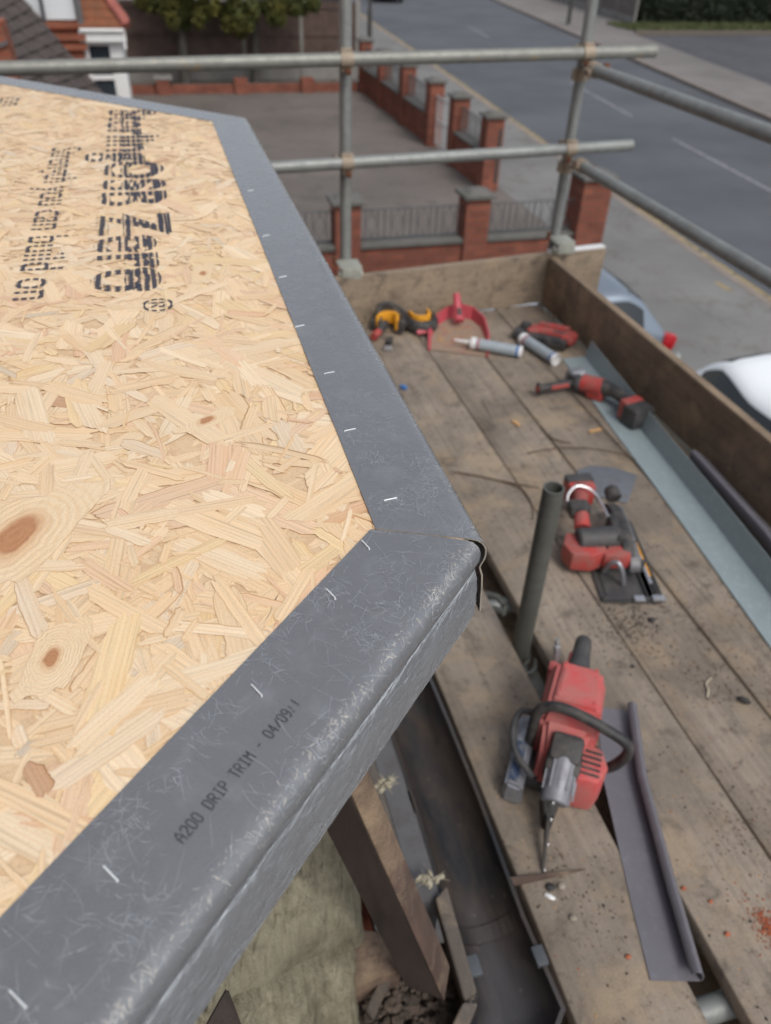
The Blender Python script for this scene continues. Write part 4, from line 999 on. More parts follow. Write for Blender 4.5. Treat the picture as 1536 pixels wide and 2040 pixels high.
# hip post: two visible faces
def interp(a, b_, f): return a.lerp(b_, f)
Rt, Rb = rpx(727, 1530, -.72), rpx(893, 1925, -1.36); Mt, Mb_ = rpx(700, 1588, -.745), rpx(882, 1992, -1.375); Lt_, Lb = rpx(648, 1655, -.80), rpx(808, 1965, -1.43)
ext = lambda a, c: a + (a - c) * .24
Rt, Mt, Lt_ = ext(Rt, Rb), ext(Mt, Mb_), ext(Lt_, Lb); Ht, Hb = Rt + Lt_ - Mt, Rb + Lb - Mb_
t = thing('roof_timber', 'old sloping hip timber, dark side and reddish edge, beneath the near trim', 'timber', Mb_)
b = MB(); b.hexa([Lb, Mb_, Rb, Hb, Lt_, Mt, Rt, Ht], .002); bm = b.bm; part('beam', b, M['oldtimber'], t)
nr = ((Mt - Mb_).cross(Rb - Mb_)).normalized(); nr = nr if nr.dot(-Mb_) > 0 else -nr
b = MB(); k = nr * .0025; b.hexa([Mb_ + k * .2, Rb + k * .2, Rt + k * .2, Mt + k * .2, Mb_ + k, Rb + k, Rt + k, Mt + k]); part('reddish_edge', b, M['redtimber'], t)
# insulation batts
random.seed(4)
def batt(label, px, thick, seed):
    p = [rpx(u, v, z) for (u, v, z) in px]; n = (p[1] - p[0]).cross(p[3] - p[0]).normalized()
    if n.dot(-p[0]) < 0: n = -n
    b = MB(); bm = b.bm; N_, M_ = 110, 60; g = []
    for i in range(N_ + 1):
        row = []
        for j in range(M_ + 1):
            f, h = i / N_, j / M_; q = p[0].lerp(p[1], f).lerp(p[3].lerp(p[2], f), h)
            e = min(f, 1 - f, h, 1 - h); d = noise.fractal(Vector((q.x * 14, q.y * 14 + seed, q.z * 8)), 1, 2, 4) * .026 - (.05 * max(0, 1 - e * 10) ** 2)
            d += noise.noise(Vector((f * 38 + h * 3, h * 5, seed))) * .0045 + noise.noise(Vector((f * 90, h * 60, seed))) * .0022; q = q + n * d + Vector((noise.noise(q * 30 + Vector((seed, 0, 0))), 0, 0)) * (.006 if e < .04 else 0)
            row.append(bm.verts.new(q))
        g.append(row)
    for i in range(N_):
        for j in range(M_): bm.faces.new((g[i][j], g[i + 1][j], g[i + 1][j + 1], g[i][j + 1]))
    ring = [g[i][0] for i in range(N_ + 1)] + [g[N_][j] for j in range(1, M_ + 1)] + [g[i][M_] for i in range(N_ - 1, -1, -1)] + [g[0][j] for j in range(M_ - 1, 0, -1)]
    lo = [bm.verts.new(v.co - n * thick) for v in ring]
    for k in range(len(ring)): bm.faces.new((ring[k], ring[(k + 1) % len(ring)], lo[(k + 1) % len(lo)], lo[k]))
    bmesh.ops.recalc_face_normals(bm, faces=bm.faces[:])
    return tag(part('insulation_batt', b, M['batt'], None, 60, p[0]), label, 'insulation', 'mineral wool batts in the open bay')
batt('upper khaki mineral wool batt behind the hip timber', [(500, 1470, -1.02), (690, 1500, -1.02), (722, 1850, -1.28), (395, 2010, -1.10)], .09, 1)
batt('lower khaki mineral wool batt under the torn seam', [(380, 2040, -1.13), (715, 1880, -1.30), (750, 2110, -1.42), (330, 2120, -1.2)], .09, 5)
def boxpx(name, label, cat, pts, dz, mat):
    p = [rpx(*q) for q in pts]; b = MB(); b.hexa([q - Vector((0, 0, dz)) for q in p] + p, .002); return tag(part(name, b, mat, None, 35, p[0]), label, cat)
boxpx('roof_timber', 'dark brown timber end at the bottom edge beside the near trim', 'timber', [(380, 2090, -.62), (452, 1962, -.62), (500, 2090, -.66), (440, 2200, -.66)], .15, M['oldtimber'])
boxpx('roof_timber', 'short brown noggin between the insulation and the hip timber', 'timber', [(700, 1850, -1.40), (800, 1860, -1.40), (800, 1925, -1.40), (700, 1965, -1.40)], .08, M['redtimber'])
boxpx('roof_timber', 'thin dark stick lying in the hollow right of the insulation', 'timber', [(728, 2010, -1.44), (782, 1900, -1.44), (796, 1912, -1.44), (742, 2030, -1.44)], .02, M['lath'])
b = MB(); random.seed(8)
for k in range(420):
    p = rpx(random.uniform(735, 900), random.uniform(1950, 2060), -1.50); rr = random.uniform(.002, .010) * (1 if random.random() > .15 else 1.7)
    b.ball((p.x, p.y, -1.53 + random.uniform(0, .03)), (rr, rr * random.uniform(.6, 1), rr * .6), None, 1, .25)
p = rpx(810, 2010, -1.53); b.box((p.x, p.y, -1.575), (.22, .2, .08), None, .02)
o = part('rubble', b, M['rubble'], None); o['kind'] = 'stuff'; tag(o, 'brown rubble and dirt in the open eaves beside the hip timber', 'rubble')
def tuft(u, v, z, r, label):
    p = rpx(u, v, z); b = MB(); rr = random.Random(u)
    for k in range(9):
        o_ = Vector((rr.gauss(0, r * .5), rr.gauss(0, r * .25), rr.gauss(0, r * .15))); b.ball(p + o_, (r * rr.uniform(.2, .42), r * rr.uniform(.14, .3), r * .2), RZ(rr.uniform(0, 180)), 2, .22)
    for k in range(14):
        a = Vector((rr.gauss(0, 1.4), rr.gauss(0, .8), rr.gauss(0, .3))).normalized(); b.tube([p, p + a * r * .6 + Vector((0, 0, rr.uniform(0, r * .3))), p + a * r * rr.uniform(.8, 1.3) + Vector((rr.gauss(0, r * .3), rr.gauss(0, r * .3), 0))], [.0012, .0008, .0003], 5)
    tag(part('wool_tuft', b, M['wool'], None, 60, p), label, 'wool tuft', 'tufts of wool')
tuft(768, 1562, -1.27, .022, 'pale wool tuft caught beside the top of the hip timber'); tuft(856, 1756, -1.40, .024, 'pale wool tuft lying between the lath and the gutter')

# old gutter: half round trough with a mitred 45 degree corner
def gsec(n=14, R=.064, th=.004):
    out = [(-R * math.cos(math.pi * k / n), -R * math.sin(math.pi * k / n) * .95) for k in range(n + 1)]
    out = [(-R - .006, .004), (-R, .004)] + out[1:-1] + [(R, .004), (R + .008, .004), (R + .008, -.006)]
    return out
t = thing('gutter', 'old dark half round gutter running along the bay with a corner at the bottom', 'gutter', (.392, .6, -1.5))
sec = gsec(); corner = Vector((.395, .425)); zg = -1.455
b = MB(); bm = b.bm
def gl(path_pts):
    rows = []
    for (c, o_) in path_pts:
        rows.append([Vector((c.x + o_.x * a, c.y + o_.y * a, zg + z)) for (a, z) in sec])
    return rows
m1 = Vector((1, -math.tan(RAD(22.5))))      # mitre offset direction per unit outward
rows = gl([(Vector((.392, 2.05)), Vector((1, 0)))] + [(Vector((.392 + .003 * math.sin(y * 9), y)), Vector((1, 0))) for y in (1.8, 1.5, 1.2, 1.0, .8, .65, .55)] + [(corner, m1)] + [(corner + Vector((-1, -1)) * f, Vector((1, -1)) / s2) for f in (.14, .3, .6)])
for side in (0, 1):
    vs = [[bm.verts.new(p - Vector((0, 0, .004 * side))) for p in r_] for r_ in rows]
    for a, c in zip(vs[:-1], vs[1:]):
        for k in range(len(a) - 1): bm.faces.new((a[k], a[k + 1], c[k + 1], c[k]))
part('trough', b, M['gutter'], t, 60)
for yy in (.565,):
    b = MB(); path = [(.392 + a * 1.03, yy, zg + z * 1.03) for (a, z) in sec[2:-3]]
    for p0, p1 in zip(path[:-1], path[1:]):
        b.box(((p0[0] + p1[0]) / 2, yy, (p0[2] + p1[2]) / 2 + .005), (Vector(p1) - Vector(p0)).length and (.016, .030, .004), Matrix.Rotation(-math.atan2(p1[2] - p0[2], p1[0] - p0[0]), 3, 'Y'))
    part('joint_strap', b, M['gutter'], t)
for (u, v) in ((944, 1925), (1075, 1905)):
    q = rpx(u, v, zg + .006); b = MB(); b.box((q.x, q.y, q.z), (.022, .034, .012), None, .003); part('clip', b, M['downpipe'], t)

# ================================================================== SCAFFOLD
def bowed(name, label, x0, x1, y0, y1, mat, zt=ZP, th=.038, g='scaffold boards of the working platform', rz=0, band=True):
    t = thing(name, label, 'board', ((x0 + x1) / 2, (y0 + y1) / 2, zt - th), g)
    b = MB(); bm = b.bm; n = 24; wob = random.uniform(0, 50); R = []
    for k in range(n + 1):
        y = y0 + (y1 - y0) * k / n; a = x0 + noise.noise(Vector((y * 3, wob, 0))) * .0025; c = x1 + noise.noise(Vector((y * 3, wob + 9, 0))) * .0025; dz = noise.noise(Vector((y, wob, 5))) * .002
        zc = zt + dz; pr = [(a, zc - th), (a, zc - .003), (a + .003, zc), ((a + c) / 2, zc - .0008), (c - .003, zc), (c, zc - .003), (c, zc - th)]
        R.append([bm.verts.new((p[0], y, p[1])) for p in pr])
    for a, c in zip(R[:-1], R[1:]):
        for j in range(7): bm.faces.new((a[j], a[(j + 1) % 7], c[(j + 1) % 7], c[j]))
    bm.faces.new(R[0][::-1]); bm.faces.new(R[-1]); bmesh.ops.recalc_face_normals(bm, faces=bm.faces[:])
    part('plank', b, mat, t, 50)
    if band:
        b = MB()
        for xx in (x0 + .06, x1 - .06): b.cyl((xx, y1 - .02, zt - .001), (xx, y1 - .02, zt + .003), .006, n=10)
        b.box(((x0 + x1) / 2, y1 + .0012, zt - th / 2), (x1 - x0, .0015, th * .9)); part('end_band', b, M['bolt'], t)
    return t
random.seed(12)
BG = 'scaffold boards of the working platform'
bowed('scaffold_board', 'innermost scaffold board under the red saw, alone beyond the wide gap', .4905, .716, -.6, 1.62, M['board'])
bowed('scaffold_board', 'scaffold board just right of the upright short tube', .788, 1.0085, -.9, 3.200, M['board'])
bowed('scaffold_board', 'scaffold board beneath the battery of the circular saw', 1.0135, 1.2335, -.9, 3.222, M['board'])
bowed('scaffold_board', 'scaffold board beneath the grinder side handle and the zinc plate', 1.2405, 1.460, -.9, 3.244, M['board'])
bowed('scaffold_board', 'outermost scaffold board beneath the grey green angle trim', 1.467, 1.70, -.9, 3.266, M['board'])
bowed('scaffold_board', 'short scaffold board end lying across the far corner by the ear defenders', .55, .784, 1.66, 3.176, M['board'], g=BG)
# toe boards on edge
t = thing('toe_board', 'end toe board across the far end of the platform with pale smears', 'toe board', (1.3, 3.27, ZP))
dirx = Vector((1, .098, 0)).normalized()
Lx = Vector((.50, 3.185 - .004, 0)); Rx = Vector((2.05, 3.335, 0)); nn = Vector((-(Rx - Lx).normalized().y, (Rx - Lx).normalized().x, 0)) * .038
b = MB(); z0, z1 = ZP - .01, ZP + .222; q = [Lx, Rx, Rx + nn, Lx + nn]
b.hexa([Vector((p.x, p.y, z0)) for p in q] + [Vector((p.x, p.y, z1 + (.012 if i in (1, 2) else 0))) for i, p in enumerate(q)], .003); part('plank', b, M['toe'], t)
b = MB(); e = Vector((.95 * (Rx.x - Lx.x) + Lx.x, 0, 0)); q0 = Lx.lerp(Rx, .80); q1 = Lx.lerp(Rx, .995)
b.hexa([Vector((p.x, p.y, z1 + .0135 + dz)) for dz in (-.004, .006) for p in (q0, q1, q1 + nn, q0 + nn)], .001); part('mortar_smear', b, M['white'], t)
t = thing('toe_board', 'long brown side toe board along the road side of the platform', 'toe board', (1.73, 1, ZP))
b = MB(); b.hexa([(1.716, -1.2, ZP - .01), (1.752, -1.2, ZP - .01), (1.758, 3.285, ZP - .01), (1.720, 3.28, ZP - .01), (1.722, -1.2, ZP + .225), (1.758, -1.2, ZP + .225), (1.758, 3.285, ZP + .225), (1.720, 3.28, ZP + .225)], .003); part('plank', b, M['toey'], t)
b = MB(); b.hexa([(1.7245, -1.19, ZP + .2255), (1.7555, -1.19, ZP + .2255), (1.7555, 3.275, ZP + .2255), (1.7225, 3.275, ZP + .2255), (1.7245, -1.19, ZP + .2275), (1.7555, -1.19, ZP + .2275), (1.7555, 3.275, ZP + .2275), (1.7225, 3.275, ZP + .2275)]); part('top_edge', b, M['toeedge'], t)

def tubething(label, p0, p1, mat=None, cat='scaffold tube', name='scaffold_tube', g='scaffold tubes'):
    p0 = Vector(p0); p1 = Vector(p1); b = MB(); b.cyl(p0, p1, .02415, n=28, hollow=.0045); return tag(part(name, b, mat or M['tube'], None, 35, p0), label, cat, g)
XS1, YS1 = .742, 3.335; XS2, YS2 = 1.792, 3.40
ra, rb = aty(0, 137, 3.275), aty(1305, 102, 3.345); dra = (ra - rb).normalized()
YRT = 3.275
tubething('left scaffold upright behind the end toe board', (XS1, YS1, ZG - .02), (XS1 + .004, YS1, .9))
tubething('right corner scaffold upright where the rails cross', (XS2 + .012, YS2, ZG - .02), (XS2 - .006, YS2, .9))
lo0, lo1 = aty(545, 334, 3.285), aty(1258, 289, 3.345); dlo = (lo0 - lo1).normalized()
tubething('upper guard rail across the far end, stained yellow at its left end', ra + dra * 1.2, rb, M['tube_rusty'])
tubething('lower guard rail across the far end of the platform', lo0 + dlo * .9, lo1, M['tube'])
r0, r1 = aty(1178, 137, 3.30), ray(1536, 268); 
XR = r0.x; r1 = r1 * ((XR - .0) / r1.x); d = (r1 - r0).normalized(); tubething('upper side guard rail above the road side toe board', r0 + d * -.005, r0 + d * 4.5)
r0b = aty(1153, 327, 3.30); r1b = ray(1536, 556); r1b = r1b * (r0b.x / r1b.x); d2 = (r1b - r0b).normalized(); tubething('lower side guard rail above the road side toe board', r0b + d2 * -.005, r0b + d2 * 4.5)
sp = P(1042, 1300); tp = at(1103, 975, -1.0)
tubething('short open ended upright tube poking up through the gap between the boards', (tp.x, tp.y, -2.3), (tp.x, tp.y, -.995), M['tube_dark'])
for (y, x0, x1, lab) in ((.89, .30, 2.0, 'transom tube under the boards beside the gutter, farther one'), (.66, .2, 2.0, 'transom tube under the boards near the tip of the saw'), (.36, .2, 2.0, 'transom tube under the boards below the end of the folded trim'), (2.73, .5, 2.16, 'transom tube whose end pokes out past the side toe board'), (1.42, .5, 2.0, 'transom tube under the middle of the platform')):
    tubething(lab, (x0, y, ZP - .066), (x1, y, ZP - .066), M['tube'])
bowed('lower_board', 'lower scaffold board added and widened to darken the gap beside the short tube', .60, .84, -.6, 3.0, M['toey'], ZP - .13, .038, None)  # added and widened so the gap stays dark, hiding the lit ground below
bowed('lower_board', 'lower scaffold board added to darken the gap between the gutter and the innermost board', .42, .555, .2, 1.9, M['toey'], ZP - .15, .038, None)  # second added board, keeps lit ground from showing beside the gutter
tubething('ledger tube under the outer edge of the platform', (1.83, -.8, ZP - .118), (1.83, 3.5, ZP - .118), M['tube_dark'])
# couplers
def coupler(label, c, ax1, ax2, off, mat=None, bolts=True):
    """two bands round tubes with axes ax1 at c and ax2 at c + off, with nuts"""
    t = thing('scaffold_coupler', label, 'coupler', c, 'couplers clamping the scaffold tubes'); c = Vector(c); ax1 = Vector(ax1).normalized(); ax2 = Vector(ax2).normalized(); off = Vector(off)
    on_ = off.normalized()
    for (cc, ax, sg) in ((c, ax1, -1), (c + off, ax2, 1)):
        b = MB(); b.cyl(cc - ax * .024, cc + ax * .024, .0295, n=24, hollow=.0045)
        s_ = ax.cross(on_).normalized(); rot = Matrix((ax, s_, ax.cross(s_))).transposed()
        b.box(cc - on_ * sg * .0 + s_ * .032, (.042, .020, .014), rot, .002); b.box(cc - s_ * .031, (.044, .014, .026), rot, .002)
        part('band', b, mat or M['coupler'], t)
        if bolts:
            q = MB(); p0 = cc + s_ * .036 - on_ * sg * -.01; q.cyl(p0 + on_ * sg * -.028, p0 + on_ * sg * .040, .0065, n=10); q.cyl(p0 + on_ * sg * .018, p0 + on_ * sg * .034, .0125, n=6); q.cyl(p0 + on_ * sg * -.030, p0 + on_ * sg * -.022, .011, n=12)
            part('bolt', q, M['bolt'], t)
    b = MB(); b.box(c + off * .5, (.040, .040, .018), None, .004); part('saddle', b, mat or M['coupler'], t)
    return t
def yon(a, d, x): f = (x - a.x) / d.x; return a + d * f
c1 = yon(rb, dra, XS1); c2 = yon(lo1, dlo, XS1); c3 = yon(rb, dra, XS2 - .02); c4 = yon(lo1, dlo, XS2 - .03)
coupler('rusty coupler joining the upper end rail to the left upright', c1, dra, (0, 0, 1), (XS1 - c1.x, YS1 - c1.y, 0))
coupler('rusty coupler joining the lower end rail to the left upright', c2, dlo, (0, 0, 1), (XS1 - c2.x, YS1 - c2.y, 0))
coupler('wide pale coupler on the upper end rail at the corner upright', c3, dra, (0, 0, 1), (XS2 - c3.x, YS2 - c3.y, 0))
coupler('wide pale coupler on the lower end rail at the corner upright', c4, dlo, (0, 0, 1), (XS2 - c4.x, YS2 - c4.y, 0))
for (rr0, dd_, lab) in ((r0, d, 'brown coupler at the start of the upper side rail'), (r0b, d2, 'brown coupler at the start of the lower side rail')):
    q = rr0 + dd_ * .03
    coupler(lab, (XS2, YS2, q.z - .035), (0, 0, 1), (0, 1, 0), (q.x - XS2, q.y - YS2, .035))
# board clips hooked over the toe board
for (u, v, lab) in ((700, 545, 'zinc board clip hooked over the end toe board at the left upright'), (1137, 503, 'zinc board clip hooked over the end toe board at the corner upright')):
    q = aty(u, v, 3.22); c = Vector((q.x, 3.24 if u < 900 else 3.30, q.z))
    t = thing('board_clip', lab, 'board clip', c, 'board clips on the toe board'); b = MB()
    b.cyl(c + Vector((-.055, -.005, -.012)), c + Vector((.055, .0, -.008)), .020, bev=.006, n=16); b.box(c + Vector((0, .03, .022)), (.10, .10, .012), None, .004); b.box(c + Vector((0, -.028, .0)), (.085, .012, .05), None, .004)
    part('clip', b, M['coupler_pale'], t)
    b = MB(); b.cyl(c + Vector((-.06, .05, .02)), c + Vector((-.06, .05, .055)), .010, n=8); part('bolt', b, M['bolt'], t)
t = thing('scaffold_coupler', 'dark coupler with a curled band round the foot of the short tube', 'coupler', (tp.x, tp.y, ZP - .07), 'couplers clamping the scaffold tubes')
b = MB(); b.cyl((tp.x, tp.y, ZP - .10), (tp.x, tp.y, ZP - .045), .030, n=24, hollow=.005)
b.tube([(tp.x + .03, tp.y - .03, ZP - .04), (tp.x + .012, tp.y - .062, ZP - .035), (tp.x - .012, tp.y - .072, ZP - .035), (tp.x - .004, tp.y - .04, ZP - .04), (tp.x + .012, tp.y - .03, ZP - .04)], .006, 8, 5); part('band', b, M['tube_dark'], t)
b = MB(); b.box((tp.x, tp.y - .10, ZP - .075), (.055, .09, .05), None, .006); part('saddle', b, M['tube_dark'], t)
b = MB(); b.tube([(.74, 1.46, ZP - .05), (.765, 1.43, ZP - .04), (.775, 1.40, ZP - .045)], .011, 8); b.tube([(.735, 1.40, ZP - .05), (.76, 1.37, ZP - .04)], .012, 8)
tag(part('coupler_nut', b, M['tube_dark'], None, 35, (.75, 1.42, ZP - .05)), 'dark coupler bolts seen in the gap beside the roof corner', 'coupler bolts')
# ================================================================== TOOLS ON THE PLATFORM
def frame(o, ang, z=ZP):      # local x axis points along ang (degrees, world)
    return Matrix.Translation((o[0], o[1], z)) @ Matrix.Rotation(RAD(ang), 4, 'Z')
def boltsdots(b, pts, r=.004, ax=(0, 0, 1)):
    for p in pts: p = Vector(p); b.cyl(p, p + Vector(ax) * .004, r, n=8)
# --- red saw with wrap handle: local x forward to the tip, local y to the picture's right
SA = math.degrees(math.atan2(-.828, -.561)); F = frame((.70, .90), SA)
t = thing('power_saw', 'big red battery saw with a black wraparound handle and a pointed black blade', 'saw', (.70, .90, ZP))
b = MB(F)
b.prism([(-.105, -.045), (-.085, -.062), (.060, -.060), (.066, -.03), (.066, .05), (.052, .068), (-.09, .066), (-.105, .05)], .045, .150, .008)
b.hexa([(-.10, -.060, .145), (.064, -.058, .145), (.064, .068, .145), (-.10, .062, .145), (-.078, -.044, .205), (.044, -.050, .205), (.040, .058, .205), (-.078, .050, .205)], .010)
b.hexa([(-.06, -.036, .203), (.030, -.040, .203), (.028, .046, .203), (-.06, .040, .203), (-.055, -.032, .208), (.026, -.036, .208), (.024, .042, .208), (-.055, .036, .208)], .003)
b.hexa([(.055, -.050, .03), (.135, -.045, .03), (.135, .03, .03), (.055, .05, .03), (.055, -.050, .17), (.115, -.040, .115), (.115, .03, .115), (.055, .055, .17)], .010)
boltsdots(b, [(-.07, -.03, .207), (.022, -.034, .207), (-.07, .036, .207), (.02, .042, .207)], .003)
part('body', b, M['redclean'], t)
b = MB(F); pts = [(.045, .035), (.06, .085), (.10, .100), (.145, .085), (.150, .040), (.12, .02)]
b.prism(pts, .012, .118, .012); part('side_cover', b, M['redclean'], t)
b = MB(F)
for k in range(5): b.box((.075 + k * .014, .06, .1195), (.005, .045, .002))
part('vent_slots', b, M['black'], t)
b = MB(F); b.tube([(-.09, .0, .165), (-.145, .0, .168), (-.19, .0, .158), (-.222, .0, .115), (-.215, 0, .06)], [.026, .020, .019, .018, .017], 14, 5); part('rear_handle', b, M['dgrey'], t)
b = MB(F); b.tube([(-.215, 0, .05), (-.16, 0, .045), (-.09, 0, .055)], [.017, .016, .02], 12, 4); b.box((-.125, -.005, .150), (.06, .044, .028), None, .008); b.box((-.10, -.055, .14), (.03, .02, .03), None, .005); part('handle_frame', b, M['redclean'], t)
b = MB(F); b.cyl((-.12, -.052, .15), (-.135, -.058, .185), .009, n=12, bev=.002); b.cyl((-.13, -.056, .175), (-.14, -.060, .20), .006, n=10); part('water_connector', b, M['chrome'], t)
b = MB(F); b.tube([(.06, -.068, .06), (.060, -.068, .13), (.062, -.064, .185), (.064, -.035, .215), (.068, .02, .214), (.072, .075, .198), (.074, .118, .178), (.076, .128, .150), (.072, .115, .10), (.07, .095, .07), (.07, .07, .06)], .0115, 14, 5); part('wrap_handle', b, M['black'], t)
b = MB(F); b.tube([(.01, -.075, .11), (.02, -.10, .115), (.06, -.108, .11), (.11, -.095, .10), (.145, -.06, .09), (.155, -.045, .088)], .0072, 10, 5); part('guard_lever', b, M['dgrey'], t)
b = MB(F); b.box((.095, .008, .128), (.060, .066, .060), RY(28), .012); b.box((.115, .008, .10), (.05, .072, .07), RY(20), .010); part('front_cap', b, M['black'], t)
b = MB(F); b.cyl((.100, .008, .120), (.195, .006, .080), .034, .029, n=28, bev=.003)
for k in range(7): a = RAD(-60 + k * 30); b.box((.148, .007 + .034 * math.sin(a), .1 + .034 * math.cos(a)), (.075, .0035, .0035), RY(23))
part('blade_guard', b, M['saddle'], t)
b = MB(F); b.hexa([(.185, -.006, .035), (.30, .013, .0), (.302, .017, .0), (.187, .004, .035), (.185, -.006, .090), (.300, .012, .008), (.302, .017, .008), (.187, .004, .090)], .001)
b.hexa([(.17, -.022, .03), (.218, -.006, .012), (.220, .012, .012), (.172, .020, .03), (.17, -.022, .085), (.216, -.006, .070), (.218, .012, .070), (.172, .018, .085)], .003); bl = part('blade', b, M['black'], t)
b = MB(F)
for k in (0, 2, 5, 8): f = k / 8; b.box((.20 + .10 * f, .005 + .012 * f, .087 - .078 * f), (.005, .003, .003), RY(38), .001)
part('teeth', b, M['chrome'], bl)
b = MB(F); b.hexa([(.0, -.100, .004), (.175, -.100, .004), (.180, -.055, .004), (.0, -.055, .004), (.0, -.100, .085), (.170, -.098, .060), (.175, -.06, .060), (.0, -.06, .085)], .006); bp = part('battery', b, M['silver'], t)
b = MB(F); b.hexa([(.07, -.092, .078), (.160, -.0915, .0655), (.162, -.073, .0655), (.07, -.073, .078), (.07, -.092, .0795), (.160, -.0915, .0670), (.162, -.073, .0670), (.07, -.073, .0795)]); part('label', b, M['label'], bp)
b = MB(F); b.box((.04, -.01, .03), (.20, .10, .03), None, .01); b.box((.0, .0, .015), (.17, .12, .025), None, .008); part('base', b, M['black'], t)

# --- circular saw: local x toward the camera, local y to the picture's right
CA = math.degrees(math.atan2(-.97, -.243)); F = frame((1.10, 1.52), CA)
t = thing('circular_saw', 'red cordless circular saw lying on its base plate beyond the short tube', 'circular saw', (1.10, 1.52, ZP))
b = MB(F)      # base plate with ribs
b.box((.045, .125, .006), (.36, .055, .004), None, .001); b.box((.165, .055, .006), (.13, .165, .004), None, .002)
for yy in (.105, .125, .145): b.box((.045, yy, .010), (.34, .004, .006))
b.box((.222, .06, .012), (.010, .17, .014), None, .002); b.box((.105, .06, .03), (.008, .12, .05), None, .002)
b.prism([(.10, -.01), (.22, -.01), (.21, .03), (.12, .05)], .008, .012)
part('base_plate', b, M['dgrey'], t)
b = MB(F); b.box((.228, .075, .020), (.02, .03, .008), None, .002); b.box((.225, .13, .020), (.02, .035, .008), None, .002); b.box((.10, .128, .014), (.12, .010, .003)); part('plate_tabs', b, M['chrome'], t)
b = MB(F); b.box((.03, .135, .014), (.20, .006, .002)); part('scale_strip', b, M['yellow'], t)
b = MB(F)      # upper blade guard: half disc on edge
L = Matrix(((1, 0, 0, -.01), (0, 0, 1, .083), (0, 1, 0, .035), (0, 0, 0, 1)))
arc = [(.150 * math.cos(RAD(a)), .058 * math.sin(RAD(a)) ** .8 if 0 < a < 180 else 0) for a in range(0, 181, 12)]
b.prism(arc, -.016, .016, .006, L); b.box((-.01, .083, .096), (.16, .018, .008), None, .003); part('blade_guard', b, M['guard'], t)
b = MB(F); arc2 = [(.125 * math.cos(RAD(a)), .03 + .045 * math.sin(RAD(a))) for a in range(0, 181, 12)]; b.prism(arc2, -.034, .0, .006, L)
b.box((.02, .045, .075), (.12, .03, .08), None, .012); part('inner_guard', b, M['black'], t)
b = MB(F); b.cyl((.045, .045, .085), (.055, -.075, .085), .036, .034, n=28, bev=.006); part('motor', b, M['dgrey'], t)
b = MB(F); b.cyl((.02, -.015, .08), (.03, -.02, .08), .001, n=8)
b.prism([(.02, -.10), (.07, -.118), (.12, -.10), (.125, -.04), (.10, .02), (.02, .03)], .022, .085, .012)
b.box((.09, .03, .06), (.07, .08, .05), None, .012)
b.tube([(.02, -.055, .10), (-.03, -.050, .115), (-.10, -.035, .115), (-.16, -.02, .10), (-.19, -.015, .085)], [.024, .022, .021, .024, .030], 16, 4, .9)
part('body', b, M['red'], t)
b = MB(F); b.box((-.045, -.055, .120), (.052, .062, .04), RZ(5), .010); part('grip', b, M['black'], t)
b = MB(F); b.tube([(-.075, -.075, .10), (-.10, -.078, .125), (-.125, -.05, .145), (-.12, -.01, .140), (-.09, .015, .125), (-.02, .03, .11)], .0045, 10, 4); part('hanging_hook', b, M['chrome'], t)
b = MB(F); b.box((-.205, -.012, .07), (.075, .085, .075), RZ(8), .012); bt = part('battery', b, M['red'], t)
b = MB(F); b.box((-.222, -.012, .09), (.042, .088, .045), RZ(8), .008); part('battery_cap', b, M['dgrey'], bt)
b = MB(F); b.cyl((-.145, .085, .085), (-.185, .080, .095), .024, .022, n=20, bev=.004); part('dust_port', b, M['black'], t)
b = MB(F); b.tube([(.12, .0, .02), (.14, .005, .07), (.155, .02, .085), (.165, .035, .06), (.17, .045, .02)], .007, 8, 4, 1); part('front_lever', b, M['silver'], t)

# --- zinc plate
b = MB(); p = [P(*q) for q in ((1150, 938), (1180, 929), (1225, 934), (1270, 948), (1250, 1004), (1212, 996), (1165, 985), (1144, 962))]
b.prism([(q.x, q.y) for q in p], ZP + .002, ZP + .0045, .0006); o = tag(part('metal_plate', b, M['plate'], None, 35, (1.33, 1.84, ZP)), 'flat scratched grey metal plate partly under the circular saw', 'plate')

# --- angle grinder
t = thing('angle_grinder', 'red and black cordless angle grinder with a side handle resting on the angle trim', 'angle grinder', (1.52, 2.33, ZP))
b = MB(); b.cyl((1.318, 2.418, ZP + .036), (1.455, 2.420, ZP + .044), .017, .0165, n=20, bev=.004); b.cyl((1.312, 2.418, ZP + .036), (1.326, 2.418, ZP + .037), .024, n=20, bev=.003); sh = part('side_handle', b, M['black'], t)
b = MB(); b.box((1.40, 2.404, ZP + .044), (.075, .012, .016), RY(-3), .004); part('handle_stripe', b, M['red'], sh)
b = MB(); b.cyl((1.312, 2.4175, ZP + .036), (1.308, 2.4173, ZP + .036), .013, n=16); part('handle_end', b, M['red'], sh)
b = MB(); b.ball((1.485, 2.412, ZP + .045), (.035, .032, .034)); b.cyl((1.485, 2.440, ZP + .05), (1.485, 2.48, ZP + .05), .02, n=16, bev=.003); b.box((1.475, 2.43, ZP + .06), (.04, .05, .03), RZ(20), .006); part('gear_head', b, M['dgrey'], t)
b = MB(); b.cyl((1.46, 2.452, ZP + .05), (1.52, 2.462, ZP + .052), .032, .034, n=22, bev=.004); part('gear_cover', b, M['silver'], t)
b = MB(); b.cyl((1.495, 2.412, ZP + .048), (1.556, 2.340, ZP + .052), .036, .037, n=24, bev=.006); b.box((1.535, 2.355, ZP + .030), (.05, .07, .05), RZ(40), .01); part('motor', b, M['red'], t)
b = MB(); b.tube([(1.55, 2.345, ZP + .056), (1.575, 2.30, ZP + .06), (1.588, 2.25, ZP + .056), (1.592, 2.21, ZP + .05)], [.033, .026, .023, .026], 18, 4); part('grip', b, M['black'], t)
